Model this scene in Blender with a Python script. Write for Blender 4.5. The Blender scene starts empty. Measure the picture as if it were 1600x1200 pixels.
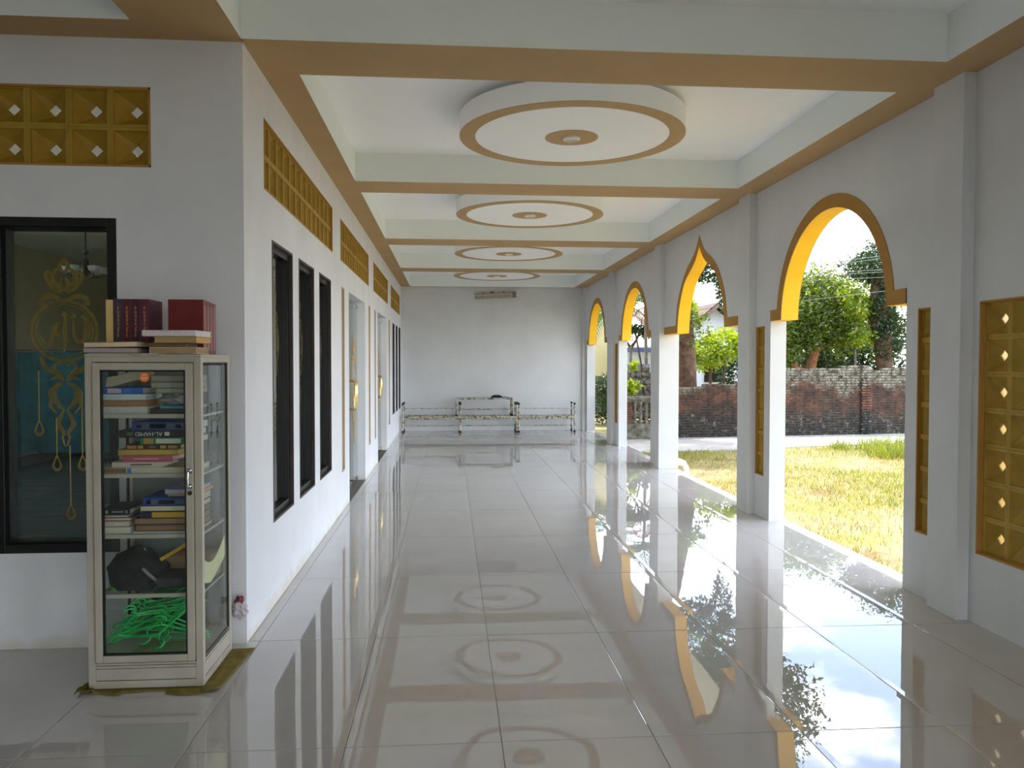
import bpy, bmesh, math, random
import numpy as np
from mathutils import Vector, Matrix, Euler

random.seed(7)
RNG = np.random.default_rng(11)
SC = bpy.context.scene
COL = SC.collection
PI = math.pi

# ------------------------------------------------------------------ camera
cam_data = bpy.data.cameras.new('camera')
cam = bpy.data.objects.new('camera', cam_data)
COL.objects.link(cam)
SC.camera = cam
cam_data.sensor_fit = 'HORIZONTAL'
cam_data.sensor_width = 36.0
cam_data.lens = 1230.54 / 1600 * 36.0
cam_data.clip_end = 300
YAW, PITCH, ROLL, EYE = 0.07826, 0.02692, 0.001555, 1.4709


def cam_dir(x, y, z):
    c, s = math.cos(PITCH), math.sin(PITCH)
    y, z = c * y + s * z, -s * y + c * z
    c, s = math.cos(YAW), math.sin(YAW)
    return Vector((c * x + s * y, -s * x + c * y, z))


_r = cam_dir(math.cos(ROLL), 0, math.sin(ROLL))
_u = cam_dir(-math.sin(ROLL), 0, math.cos(ROLL))
_f = cam_dir(0, 1, 0)
cam.matrix_world = Matrix(((_r.x, _u.x, -_f.x, 0), (_r.y, _u.y, -_f.y, 0), (_r.z, _u.z, -_f.z, EYE), (0, 0, 0, 1)))

# ------------------------------------------------------------------ light, sky, exposure
SC.view_settings.view_transform = 'Standard'
SC.view_settings.look = 'None'
SC.view_settings.gamma = 1.0
SC.view_settings.use_curve_mapping = False
SC.view_settings.exposure = 2.95
SC.cycles.max_bounces = 14
SC.cycles.diffuse_bounces = 9
SC.cycles.glossy_bounces = 5
SC.cycles.transparent_max_bounces = 16
SC.cycles.sample_clamp_indirect = 6.0
SC.cycles.blur_glossy = 0.15
SC.cycles.use_denoising = True
SC.cycles.use_adaptive_sampling = False
SC.cycles.use_guiding = True

SUN_DIR = Vector((1.0, 1.15, 3.37)).normalized()
sun_data = bpy.data.lights.new('sun', 'SUN')
sun_data.energy = 1.05
sun_data.angle = math.radians(0.55)
sun_data.color = (1.0, 0.96, 0.90)
sun = bpy.data.objects.new('sun', sun_data)
sun.rotation_euler = SUN_DIR.to_track_quat('Z', 'Y').to_euler()
sun.location = (10, 12, 30)
COL.objects.link(sun)

world = bpy.data.worlds.new('sky')
SC.world = world
world.use_nodes = True
wt = world.node_tree
wt.nodes.clear()


def wn(kind, **kw):
    n = wt.nodes.new(kind)
    for k, v in kw.items():
        setattr(n, k, v)
    return n


sky = wn('ShaderNodeTexSky', sky_type='NISHITA', sun_disc=False, sun_elevation=math.radians(65),
         sun_rotation=math.radians(41), air_density=1.0, dust_density=1.4, ozone_density=1.0)
tc = wn('ShaderNodeTexCoord')
sep = wn('ShaderNodeSeparateXYZ')
wt.links.new(tc.outputs['Generated'], sep.inputs[0])
zmax = wn('ShaderNodeMath', operation='MAXIMUM'); zmax.inputs[1].default_value = 0.0
wt.links.new(sep.outputs['Z'], zmax.inputs[0])
zadd = wn('ShaderNodeMath', operation='ADD'); zadd.inputs[1].default_value = 0.22
wt.links.new(zmax.outputs[0], zadd.inputs[0])
cmb = wn('ShaderNodeCombineXYZ')
for ax in 'XY':
    d = wn('ShaderNodeMath', operation='DIVIDE')
    wt.links.new(sep.outputs[ax], d.inputs[0]); wt.links.new(zadd.outputs[0], d.inputs[1])
    wt.links.new(d.outputs[0], cmb.inputs[ax])
cn = wn('ShaderNodeTexNoise'); cn.inputs['Scale'].default_value = 2.3
cn.inputs['Detail'].default_value = 9.0; cn.inputs['Roughness'].default_value = 0.56
wt.links.new(cmb.outputs[0], cn.inputs['Vector'])
cr = wn('ShaderNodeMapRange'); cr.inputs['From Min'].default_value = 0.50; cr.inputs['From Max'].default_value = 0.64
cr.interpolation_type = 'SMOOTHSTEP'
wt.links.new(cn.outputs['Fac'], cr.inputs['Value'])
# haze: the sky whitens towards the horizon
hz = wn('ShaderNodeMapRange'); hz.inputs['From Min'].default_value = 0.0; hz.inputs['From Max'].default_value = 0.34
hz.inputs['To Min'].default_value = 0.9; hz.inputs['To Max'].default_value = 0.0
hz.interpolation_type = 'SMOOTHSTEP'
wt.links.new(zmax.outputs[0], hz.inputs['Value'])
mx = wn('ShaderNodeMath', operation='MAXIMUM')
wt.links.new(cr.outputs[0], mx.inputs[0]); wt.links.new(hz.outputs[0], mx.inputs[1])
sks = wn('ShaderNodeVectorMath', operation='SCALE'); sks.inputs['Scale'].default_value = 0.088
wt.links.new(sky.outputs[0], sks.inputs[0])
mixc = wn('ShaderNodeMix', data_type='RGBA')
mixc.inputs['B'].default_value = (1.0, 1.03, 1.07, 1)
wt.links.new(mx.outputs[0], mixc.inputs['Factor']); wt.links.new(sks.outputs[0], mixc.inputs['A'])
bg = wn('ShaderNodeBackground'); bg.inputs['Strength'].default_value = 1.0
wt.links.new(mixc.outputs['Result'], bg.inputs['Color'])
wo = wn('ShaderNodeOutputWorld')
wt.links.new(bg.outputs[0], wo.inputs['Surface'])

# ------------------------------------------------------------------ materials


def lin(c):
    return tuple(((v / 255) / 12.92 if v / 255 <= 0.04045 else ((v / 255 + 0.055) / 1.055) ** 2.4) for v in c) + (1.0,)


MATS = {}


def new_mat(name):
    m = bpy.data.materials.new(name)
    m.use_nodes = True
    nt = m.node_tree
    return m, nt, nt.nodes['Principled BSDF']


def nd(nt, kind, **kw):
    n = nt.nodes.new(kind)
    for k, v in kw.items():
        if k in n.inputs.keys():
            n.inputs[k].default_value = v
        else:
            setattr(n, k, v)
    return n


def pos_noise(nt, scale, detail=4.0, rough=0.55, stretch=None):
    g = nd(nt, 'ShaderNodeNewGeometry')
    src = g.outputs['Position']
    if stretch:
        mp = nd(nt, 'ShaderNodeMapping'); mp.inputs['Scale'].default_value = stretch
        nt.links.new(src, mp.inputs['Vector']); src = mp.outputs[0]
    n = nd(nt, 'ShaderNodeTexNoise', Scale=scale, Detail=detail, Roughness=rough)
    nt.links.new(src, n.inputs['Vector'])
    return n.outputs['Fac']


def ramp(nt, fac, stops):
    r = nd(nt, 'ShaderNodeValToRGB')
    el = r.color_ramp.elements
    while len(el) < len(stops):
        el.new(0.5)
    for e, (p, c) in zip(el, stops):
        e.position = p; e.color = lin(c) if len(c) == 3 else c
    nt.links.new(fac, r.inputs[0])
    return r.outputs[0]


def bump(nt, bs, fac, strength, dist=0.01):
    b = nd(nt, 'ShaderNodeBump'); b.inputs['Strength'].default_value = strength; b.inputs['Distance'].default_value = dist
    nt.links.new(fac, b.inputs['Height']); nt.links.new(b.outputs[0], bs.inputs['Normal'])


def paint(name, c, rough=0.6, var=6, scale=3.0, bstr=0.05, metallic=0.0, spec=0.5):
    if name in MATS:
        return MATS[name]
    m, nt, bs = new_mat(name)
    lo = tuple(max(0, v - var) for v in c); hi = tuple(min(255, v + var) for v in c)
    f = pos_noise(nt, scale, 5)
    nt.links.new(ramp(nt, f, [(0.3, lo), (0.7, hi)]), bs.inputs['Base Color'])
    bs.inputs['Roughness'].default_value = rough
    bs.inputs['Metallic'].default_value = metallic
    bs.inputs['Specular IOR Level'].default_value = spec
    if bstr:
        bump(nt, bs, pos_noise(nt, scale * 14, 3), bstr, 0.004)
    MATS[name] = m
    return m


M_WALL = paint('wall_paint', (212, 214, 215), 0.75, 4, 2.2, 0.12, spec=0.3)
M_CEIL = paint('ceiling_paint', (249, 250, 250), 0.8, 2, 1.2, 0.03, spec=0.3)
M_BEAM = paint('beam_paint', (236, 241, 238), 0.8, 2, 1.2, 0.03, spec=0.3)
M_TAN = paint('tan_paint', (184, 153, 108), 0.7, 4, 2.0, 0.03, spec=0.3)
M_TRIM = paint('arch_trim_paint', (176, 132, 62), 0.65, 6, 3.0, 0.03, spec=0.3)
M_YEL = paint('yellow_paint', (246, 190, 40), 0.6, 6, 3.0, 0.04, spec=0.3)
M_OCHRE = paint('ochre_block_paint', (172, 138, 42), 0.55, 10, 9.0, 0.1)
M_BLACK = paint('black_frame', (14, 14, 14), 0.35, 4, 6, 0)
M_DARKWOOD = paint('dark_brown_frame', (62, 52, 48), 0.45, 8, 9, 0.05)
M_GROUT = paint('grout', (120, 116, 110), 0.8, 10, 20, 0)
M_ALU = paint('aluminium', (178, 171, 156), 0.4, 7, 5, 0.02)
M_BLACKGASKET = paint('black_gasket', (18, 18, 18), 0.5, 2, 5, 0)
M_CHROME = paint('chrome', (205, 205, 205), 0.16, 3, 5, 0, metallic=1.0)
M_GOLD = paint('polished_gold', (232, 206, 150), 0.22, 6, 8, 0, metallic=1.0)
M_GOLDLEAF = paint('gold_leaf', (222, 182, 92), 0.36, 18, 30, 0.05, metallic=0.6)
M_RUBBER = paint('black_rubber', (20, 20, 21), 0.6, 4, 8, 0)
M_OLIVE = paint('olive_cloth', (128, 112, 44), 0.95, 14, 22, 0.5)
M_HANGER = paint('green_plastic', (24, 196, 88), 0.35, 8, 8, 0)
M_CARD = paint('cardboard', (150, 122, 90), 0.9, 8, 10, 0.05)
M_CHARCOAL = paint('charcoal_cloth', (34, 35, 36), 0.95, 10, 26, 0.5)
M_CABLE = paint('black_cable', (26, 28, 30), 0.5, 4, 8, 0)
M_PVC = paint('white_pvc', (232, 228, 218), 0.4, 5, 8, 0)
M_TEAL = paint('teal_cloth', (14, 84, 92), 0.85, 16, 7, 0.1)
M_STONEWALL = paint('mossy_stone', (104, 100, 84), 0.95, 34, 9, 0.8)
M_BARK = paint('brown_bark', (92, 68, 50), 0.95, 24, 8, 0.8)
M_REDBARK = paint('reddish_bark', (138, 88, 56), 0.95, 24, 9, 0.8)
M_GREYBARK = paint('grey_palm_bark', (120, 112, 98), 0.95, 22, 9, 0.6)
M_CONCRETE = paint('road_concrete', (186, 180, 172), 0.9, 16, 1.6, 0.3)
M_INTWALL = paint('cream_interior_paint', (196, 186, 146), 0.8, 5, 2, 0)
M_PLASTICBAG = paint('clear_crumpled_plastic', (176, 178, 182), 0.25, 22, 24, 0.4)


def wall_mat():
    # faint damp yellowing just above the floor, on the left wall paint
    m, nt, bs = new_mat('corridor_wall_paint')
    f = pos_noise(nt, 2.0, 6)
    base = ramp(nt, f, [(0.3, (222, 225, 230)), (0.7, (233, 234, 236))])
    g = nd(nt, 'ShaderNodeNewGeometry'); s = nd(nt, 'ShaderNodeSeparateXYZ')
    nt.links.new(g.outputs['Position'], s.inputs[0])
    f2 = pos_noise(nt, 7.0, 5)
    a = nd(nt, 'ShaderNodeMath', operation='MULTIPLY_ADD'); a.inputs[1].default_value = 0.25; a.inputs[2].default_value = -0.08
    nt.links.new(f2, a.inputs[0])
    sub = nd(nt, 'ShaderNodeMath', operation='SUBTRACT'); nt.links.new(a.outputs[0], sub.inputs[0]); nt.links.new(s.outputs['Z'], sub.inputs[1])
    mr = nd(nt, 'ShaderNodeMapRange'); mr.inputs['From Min'].default_value = -0.03; mr.inputs['From Max'].default_value = 0.05
    mr.inputs['To Max'].default_value = 0.55
    nt.links.new(sub.outputs[0], mr.inputs['Value'])
    mix = nd(nt, 'ShaderNodeMix', data_type='RGBA'); mix.inputs['B'].default_value = lin((206, 196, 168))
    nt.links.new(mr.outputs[0], mix.inputs['Factor']); nt.links.new(base, mix.inputs['A'])
    nt.links.new(mix.outputs['Result'], bs.inputs['Base Color'])
    bs.inputs['Roughness'].default_value = 0.7; bs.inputs['Specular IOR Level'].default_value = 0.3
    bump(nt, bs, pos_noise(nt, 16, 4), 0.12, 0.006)
    return m


M_LWALL = wall_mat()


def tile_mat():
    m, nt, bs = new_mat('polished_tile')
    oi = nd(nt, 'ShaderNodeObjectInfo')
    f = pos_noise(nt, 1.6, 6, 0.6)
    base = ramp(nt, f, [(0.25, (197, 193, 188)), (0.6, (205, 202, 198)), (0.8, (199, 194, 188))])
    hs = nd(nt, 'ShaderNodeHueSaturation')
    mr = nd(nt, 'ShaderNodeMapRange'); mr.inputs['To Min'].default_value = 0.975; mr.inputs['To Max'].default_value = 1.02
    nt.links.new(oi.outputs['Random'], mr.inputs['Value']); nt.links.new(mr.outputs[0], hs.inputs['Value'])
    nt.links.new(base, hs.inputs['Color']); nt.links.new(hs.outputs[0], bs.inputs['Base Color'])
    bs.inputs['Roughness'].default_value = 0.008
    bs.inputs['IOR'].default_value = 2.1
    # gentle waviness of pressed porcelain
    bump(nt, bs, pos_noise(nt, 3.2, 2, 0.4), 0.022, 0.02)
    return m


M_TILE = tile_mat()


def glass_mat(name, tint, ior=1.5, rough=0.0):
    m = bpy.data.materials.new(name); m.use_nodes = True
    nt = m.node_tree; nt.nodes.clear()
    out = nd(nt, 'ShaderNodeOutputMaterial'); mix = nd(nt, 'ShaderNodeMixShader')
    tr = nd(nt, 'ShaderNodeBsdfTransparent'); tr.inputs['Color'].default_value = tint
    gl = nd(nt, 'ShaderNodeBsdfGlossy'); gl.inputs['Roughness'].default_value = rough
    fr = nd(nt, 'ShaderNodeFresnel')
    geo = nd(nt, 'ShaderNodeNewGeometry')          # the pane's far face reflects like its near face
    io = nd(nt, 'ShaderNodeMath', operation='MULTIPLY_ADD'); io.inputs[1].default_value = 1 / ior - ior; io.inputs[2].default_value = ior
    nt.links.new(geo.outputs['Backfacing'], io.inputs[0]); nt.links.new(io.outputs[0], fr.inputs['IOR'])
    nt.links.new(fr.outputs[0], mix.inputs[0]); nt.links.new(tr.outputs[0], mix.inputs[1]); nt.links.new(gl.outputs[0], mix.inputs[2])
    nt.links.new(mix.outputs[0], out.inputs['Surface'])
    return m


M_GLASS = glass_mat('clear_glass', (0.95, 0.98, 0.97, 1))
M_GLASS_CAB = glass_mat('cabinet_glass', (0.95, 0.985, 0.975, 1))
M_GLASS_WIN = glass_mat('tinted_window_glass', (0.74, 0.78, 0.75, 1))


def leaf_mat(name, dark, light, trans=0.45):
    m = bpy.data.materials.new(name); m.use_nodes = True
    nt = m.node_tree; nt.nodes.clear()
    out = nd(nt, 'ShaderNodeOutputMaterial')
    g = nd(nt, 'ShaderNodeNewGeometry')
    rnd = g.outputs['Random Per Island']
    r = ramp(nt, rnd, [(0.0, dark), (1.0, light)])
    df = nd(nt, 'ShaderNodeBsdfDiffuse'); tl = nd(nt, 'ShaderNodeBsdfTranslucent'); gl = nd(nt, 'ShaderNodeBsdfGlossy')
    gl.inputs['Roughness'].default_value = 0.42
    nt.links.new(r, df.inputs['Color'])
    hs = nd(nt, 'ShaderNodeHueSaturation'); hs.inputs['Hue'].default_value = 0.472; hs.inputs['Saturation'].default_value = 1.15; hs.inputs['Value'].default_value = 1.9
    nt.links.new(r, hs.inputs['Color']); nt.links.new(hs.outputs[0], tl.inputs['Color'])
    a = nd(nt, 'ShaderNodeMixShader'); a.inputs[0].default_value = trans
    nt.links.new(df.outputs[0], a.inputs[1]); nt.links.new(tl.outputs[0], a.inputs[2])
    b = nd(nt, 'ShaderNodeMixShader'); b.inputs[0].default_value = 0.06
    nt.links.new(a.outputs[0], b.inputs[1]); nt.links.new(gl.outputs[0], b.inputs[2])
    nt.links.new(b.outputs[0], out.inputs['Surface'])
    return m


M_LEAF = leaf_mat('mid_green_leaves', (44, 68, 26), (116, 138, 54))
M_LEAFDARK = leaf_mat('dark_green_leaves', (22, 40, 20), (58, 84, 34), 0.3)
M_LEAFBRIGHT = leaf_mat('yellow_green_leaves', (92, 122, 38), (158, 176, 62), 0.55)
M_PALMLEAF = leaf_mat('palm_leaflets', (34, 62, 28), (84, 112, 50), 0.35)
M_PALMRED = leaf_mat('rust_red_dry_leaflets', (120, 58, 34), (176, 96, 58), 0.35)
M_GRASS = leaf_mat('dry_lawn_blades', (116, 118, 58), (182, 168, 106), 0.3)
M_GRASSGREEN = leaf_mat('green_lawn_blades', (82, 104, 40), (146, 156, 70), 0.4)


def soil_mat():
    m, nt, bs = new_mat('dry_lawn_soil')
    f = pos_noise(nt, 0.9, 9, 0.68)
    c = ramp(nt, f, [(0.3, (104, 84, 62)), (0.46, (160, 140, 100)), (0.56, (132, 128, 70)), (0.75, (110, 118, 56))])
    nt.links.new(c, bs.inputs['Base Color']); bs.inputs['Roughness'].default_value = 1.0
    bump(nt, bs, pos_noise(nt, 22, 5), 0.7, 0.03)
    return m


M_SOIL = soil_mat()


def brick_mat():
    m, nt, bs = new_mat('weathered_brick')
    g = nd(nt, 'ShaderNodeNewGeometry'); s = nd(nt, 'ShaderNodeSeparateXYZ')
    nt.links.new(g.outputs['Position'], s.inputs[0])
    fb = pos_noise(nt, 3.2, 8, 0.72)
    red = ramp(nt, fb, [(0.38, (36, 30, 27)), (0.51, (74, 50, 40)), (0.66, (116, 76, 55))])
    # flaking limewash on the upper courses
    n1 = pos_noise(nt, 1.1, 7, 0.7)
    a = nd(nt, 'ShaderNodeMath', operation='MULTIPLY_ADD'); a.inputs[1].default_value = 2.6; a.inputs[2].default_value = -1.3
    nt.links.new(n1, a.inputs[0])
    ad = nd(nt, 'ShaderNodeMath', operation='ADD'); nt.links.new(a.outputs[0], ad.inputs[0]); nt.links.new(s.outputs['Z'], ad.inputs[1])
    w = nd(nt, 'ShaderNodeMapRange'); w.inputs['From Min'].default_value = 0.86; w.inputs['From Max'].default_value = 1.12
    nt.links.new(ad.outputs[0], w.inputs['Value'])
    n3 = pos_noise(nt, 9.0, 5, 0.75)
    lim = ramp(nt, n3, [(0.40, (48, 44, 38)), (0.5, (112, 108, 94)), (0.66, (158, 156, 140))])
    mix1 = nd(nt, 'ShaderNodeMix', data_type='RGBA')
    nt.links.new(w.outputs[0], mix1.inputs['Factor']); nt.links.new(red, mix1.inputs['A']); nt.links.new(lim, mix1.inputs['B'])
    # black damp and moss along the foot
    n2 = pos_noise(nt, 2.3, 6, 0.65)
    b = nd(nt, 'ShaderNodeMath', operation='MULTIPLY_ADD'); b.inputs[1].default_value = 1.2; b.inputs[2].default_value = -0.22
    nt.links.new(n2, b.inputs[0])
    sb = nd(nt, 'ShaderNodeMath', operation='SUBTRACT'); nt.links.new(b.outputs[0], sb.inputs[0]); nt.links.new(s.outputs['Z'], sb.inputs[1])
    d = nd(nt, 'ShaderNodeMapRange'); d.inputs['From Min'].default_value = -0.12; d.inputs['From Max'].default_value = 0.16
    nt.links.new(sb.outputs[0], d.inputs['Value'])
    damp = ramp(nt, n3, [(0.42, (28, 29, 26)), (0.56, (52, 51, 45)), (0.63, (118, 114, 103)), (0.8, (66, 72, 46))])
    mix2 = nd(nt, 'ShaderNodeMix', data_type='RGBA')
    nt.links.new(d.outputs[0], mix2.inputs['Factor']); nt.links.new(mix1.outputs['Result'], mix2.inputs['A']); nt.links.new(damp, mix2.inputs['B'])
    nt.links.new(mix2.outputs['Result'], bs.inputs['Base Color'])
    bs.inputs['Roughness'].default_value = 0.95
    bump(nt, bs, pos_noise(nt, 40, 4), 0.6, 0.01)
    return m


M_BRICK = brick_mat()
M_MORTAR = paint('weathered_mortar', (84, 70, 58), 0.95, 18, 8, 0.4)


def worn_metal():
    m, nt, bs = new_mat('worn_cream_metal')
    f = pos_noise(nt, 16, 6, 0.7)
    c = ramp(nt, f, [(0.40, (200, 194, 178)), (0.50, (188, 182, 164)), (0.56, (96, 84, 66)), (0.72, (60, 54, 46))])
    nt.links.new(c, bs.inputs['Base Color']); bs.inputs['Roughness'].default_value = 0.5
    return m


M_TABLEMETAL = worn_metal()
M_TABLETOP = paint('pale_table_board', (176, 172, 156), 0.6, 20, 12, 0.1)


def carpet_mat():
    m, nt, bs = new_mat('dark_patterned_carpet')
    f = pos_noise(nt, 3.0, 2, 0.5, (0.6, 5.0, 1.0))
    c = ramp(nt, f, [(0.35, (20, 44, 46)), (0.55, (34, 54, 50)), (0.62, (86, 74, 60)), (0.7, (26, 40, 44))])
    nt.links.new(c, bs.inputs['Base Color']); bs.inputs['Roughness'].default_value = 0.95
    return m


M_CARPET = carpet_mat()

# ------------------------------------------------------------------ mesh building


class MB:
    def __init__(self):
        self.v = []; self.f = []; self.m = []

    def vert(self, p):
        self.v.append(tuple(p)); return len(self.v) - 1

    def face(self, pts, mat=0):
        self.f.append([self.vert(p) for p in pts]); self.m.append(mat)

    def box(self, x0, x1, y0, y1, z0, z1, mat=0, mats=None, tf=None):
        """mats: dict with keys x- x+ y- y+ z- z+ for faces that differ."""
        mats = mats or {}
        P = [(x, y, z) for z in (z0, z1) for y in (y0, y1) for x in (x0, x1)]
        if tf is not None:
            P = [tuple(tf @ Vector(p)) for p in P]
        i = [self.vert(p) for p in P]
        for k, q in (('z-', (0, 2, 3, 1)), ('z+', (4, 5, 7, 6)), ('y-', (0, 1, 5, 4)), ('y+', (2, 6, 7, 3)), ('x-', (0, 4, 6, 2)), ('x+', (1, 3, 7, 5))):
            self.f.append([i[j] for j in q]); self.m.append(mats.get(k, mat))
        return self

    def tube(self, pts, r, n=8, mat=0, closed=False, caps=True):
        pts = [Vector(p) for p in pts]
        k = len(pts)
        rs = r if isinstance(r, (list, tuple)) else [r] * k
        rings = []
        up = None
        for i, p in enumerate(pts):
            a = pts[(i - 1) % k] if (closed or i > 0) else p
            b = pts[(i + 1) % k] if (closed or i < k - 1) else p
            t = (b - a)
            t = t.normalized() if t.length > 1e-9 else Vector((0, 0, 1))
            if up is None:
                up = Vector((0, 0, 1)) if abs(t.z) < 0.9 else Vector((1, 0, 0))
            s = t.cross(up)
            if s.length < 1e-6:
                s = t.cross(Vector((0, 1, 0)))
            s.normalize(); up = s.cross(t).normalized()
            rings.append([self.vert(p + (s * math.cos(2 * PI * j / n) + up * math.sin(2 * PI * j / n)) * rs[i]) for j in range(n)])
        for i in range(k if closed else k - 1):
            A, B = rings[i], rings[(i + 1) % k]
            for j in range(n):
                self.f.append([A[j], A[(j + 1) % n], B[(j + 1) % n], B[j]]); self.m.append(mat)
        if caps and not closed:
            self.f.append(list(reversed(rings[0]))); self.m.append(mat)
            self.f.append(rings[-1]); self.m.append(mat)
        return self

    def lathe(self, prof, n=24, mat=0, c=(0, 0, 0), mats=None):
        rings = []
        for r, z in prof:
            if r < 1e-6:
                rings.append([self.vert((c[0], c[1], c[2] + z))])
            else:
                rings.append([self.vert((c[0] + r * math.cos(2 * PI * j / n), c[1] + r * math.sin(2 * PI * j / n), c[2] + z)) for j in range(n)])
        for i in range(len(rings) - 1):
            A, B = rings[i], rings[i + 1]
            mm = mats[i] if mats else mat
            for j in range(n):
                j2 = (j + 1) % n
                if len(A) == 1 and len(B) == 1:
                    continue
                if len(A) == 1:
                    q = [A[0], B[j2], B[j]]
                elif len(B) == 1:
                    q = [A[j], A[j2], B[0]]
                else:
                    q = [A[j], A[j2], B[j2], B[j]]
                self.f.append(q); self.m.append(mm)
        return self

    def prism(self, poly, mapf, t, mat=0):
        """poly: 2D points; mapf(u, v, w) -> xyz; extruded from w=0 to w=t."""
        a = [self.vert(mapf(u, v, 0)) for u, v in poly]; b = [self.vert(mapf(u, v, t)) for u, v in poly]
        n = len(poly)
        self.f.append(a); self.m.append(mat); self.f.append(list(reversed(b))); self.m.append(mat)
        for i in range(n):
            self.f.append([a[i], b[i], b[(i + 1) % n], a[(i + 1) % n]]); self.m.append(mat)
        return self

    def mesh(self, name, mats, smooth=False, weld=False):
        me = bpy.data.meshes.new(name)
        me.from_pydata(self.v, [], self.f)
        for m in (mats if isinstance(mats, (list, tuple)) else [mats]):
            me.materials.append(m)
        if len(me.materials) > 1:
            me.polygons.foreach_set('material_index', self.m)
        if weld:
            b = bmesh.new(); b.from_mesh(me)
            bmesh.ops.remove_doubles(b, verts=b.verts, dist=1e-5)
            bmesh.ops.recalc_face_normals(b, faces=b.faces)
            b.to_mesh(me); b.free()
        if smooth:
            me.polygons.foreach_set('use_smooth', [True] * len(me.polygons))
            if smooth != 'all':
                try:
                    me.set_sharp_from_angle(angle=math.radians(40))
                except Exception:
                    pass
        me.update()
        return me


def put(name, me, parent=None, loc=(0, 0, 0), rot=(0, 0, 0), scale=(1, 1, 1)):
    o = bpy.data.objects.new(name, me)
    o.location = loc; o.rotation_euler = rot; o.scale = scale
    if parent is not None:
        o.parent = parent
    COL.objects.link(o)
    return o


def obj(name, mb, mats, parent=None, smooth=False, weld=False, bevel=0, **kw):
    o = put(name, mb.mesh(name, mats, smooth, weld), parent, **kw)
    if bevel:
        b = o.modifiers.new('bevel', 'BEVEL'); b.width = bevel; b.segments = 2; b.limit_method = 'ANGLE'
    return o


def tag(o, label=None, cat=None, group=None, kind=None):
    if label: o['label'] = label
    if cat: o['category'] = cat
    if group: o['group'] = group
    if kind: o['kind'] = kind
    return o


def empty(name, loc=(0, 0, 0), rz=0):
    o = bpy.data.objects.new(name, None)
    o.location = loc; o.rotation_euler = (0, 0, rz); o.empty_display_size = 0.1
    COL.objects.link(o)
    return o


def copy_tree(o, parent=None):
    c = o.copy(); COL.objects.link(c)
    if parent is not None:
        c.parent = parent
    for ch in list(o.children):
        copy_tree(ch, c)
    return c


def structure(o, label=None):
    o['kind'] = 'structure'
    if label: o['label'] = label
    return o


def wall_grid(mb, mapf, u0, u1, v0, v1, holes, t, caps=('u0', 'u1', 'v0', 'v1')):
    us = sorted({u0, u1} | {x for h in holes for x in h[:2] if u0 < x < u1})
    vs = sorted({v0, v1} | {x for h in holes for x in h[2:] if v0 < x < v1})

    def solid(i, j):
        if i < 0 or j < 0 or i >= len(us) - 1 or j >= len(vs) - 1:
            return None
        a, b = (us[i] + us[i + 1]) / 2, (vs[j] + vs[j + 1]) / 2
        return not any(h[0] < a < h[1] and h[2] < b < h[3] for h in holes)
    for i in range(len(us) - 1):
        for j in range(len(vs) - 1):
            if not solid(i, j):
                continue
            a, b, c, d = us[i], us[i + 1], vs[j], vs[j + 1]
            mb.face([mapf(a, c, 0), mapf(b, c, 0), mapf(b, d, 0), mapf(a, d, 0)])
            mb.face([mapf(a, c, t), mapf(a, d, t), mapf(b, d, t), mapf(b, c, t)])
            for (di, dj, p, q, cap) in ((-1, 0, (a, d), (a, c), 'u0'), (1, 0, (b, c), (b, d), 'u1'), (0, -1, (a, c), (b, c), 'v0'), (0, 1, (b, d), (a, d), 'v1')):
                s = solid(i + di, j + dj)
                if s is False or (s is None and cap in caps):
                    mb.face([mapf(*p, 0), mapf(*p, t), mapf(*q, t), mapf(*q, 0)])


# ------------------------------------------------------------------ key dimensions
XL, XR = -1.0614, 2.96
YC, YB = 4.18, 17.15
Y0 = -5.2
ZB, ZC = 3.1123, 3.37
WT = 0.15

# ------------------------------------------------------------------ floor: slab and tiles
TW, TL = 0.6, 1.2009
mb = MB()
mb.box(-6.0, 3.15, Y0, YC + 0.05, -0.15, -0.004).box(XL - 0.1, 3.15, YC + 0.05, YB + 0.05, -0.15, -0.004)
floor = structure(obj('floor', mb, M_GROUT), 'glossy pale porcelain tiled floor of the arcade')
tile_cache = {}


def tile_mesh(w, l):
    k = (round(w, 3), round(l, 3))
    if k not in tile_cache:
        mb = MB(); g, b, h = 0.0013, 0.0022, 0.0011
        x0, x1, y0, y1 = -w / 2 + g, w / 2 - g, -l / 2 + g, l / 2 - g
        O = [(x0, y0, -h), (x1, y0, -h), (x1, y1, -h), (x0, y1, -h)]
        I = [(x0 + b, y0 + b, -0.0006), (x1 - b, y0 + b, -0.0006), (x1 - b, y1 - b, -0.0006), (x0 + b, y1 - b, -0.0006)]
        e = min(0.03, w * 0.2)
        J = [(x0 + e, y0 + b, 0), (x1 - e, y0 + b, 0), (x1 - e, y1 - b, 0), (x0 + e, y1 - b, 0)]
        D = [(p[0], p[1], -0.008) for p in O]
        mb.face(J); mb.face([I[0], J[0], J[3], I[3]]); mb.face([J[1], I[1], I[2], J[2]])
        mb.face([I[0], I[1], J[1], J[0]]); mb.face([I[2], I[3], J[3], J[2]])
        for i in range(4):
            j = (i + 1) % 4
            mb.face([O[i], O[j], I[j], I[i]]); mb.face([D[i], D[j], O[j], O[i]])
        tile_cache[k] = mb.mesh('tile', M_TILE)
    return tile_cache[k]


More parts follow.
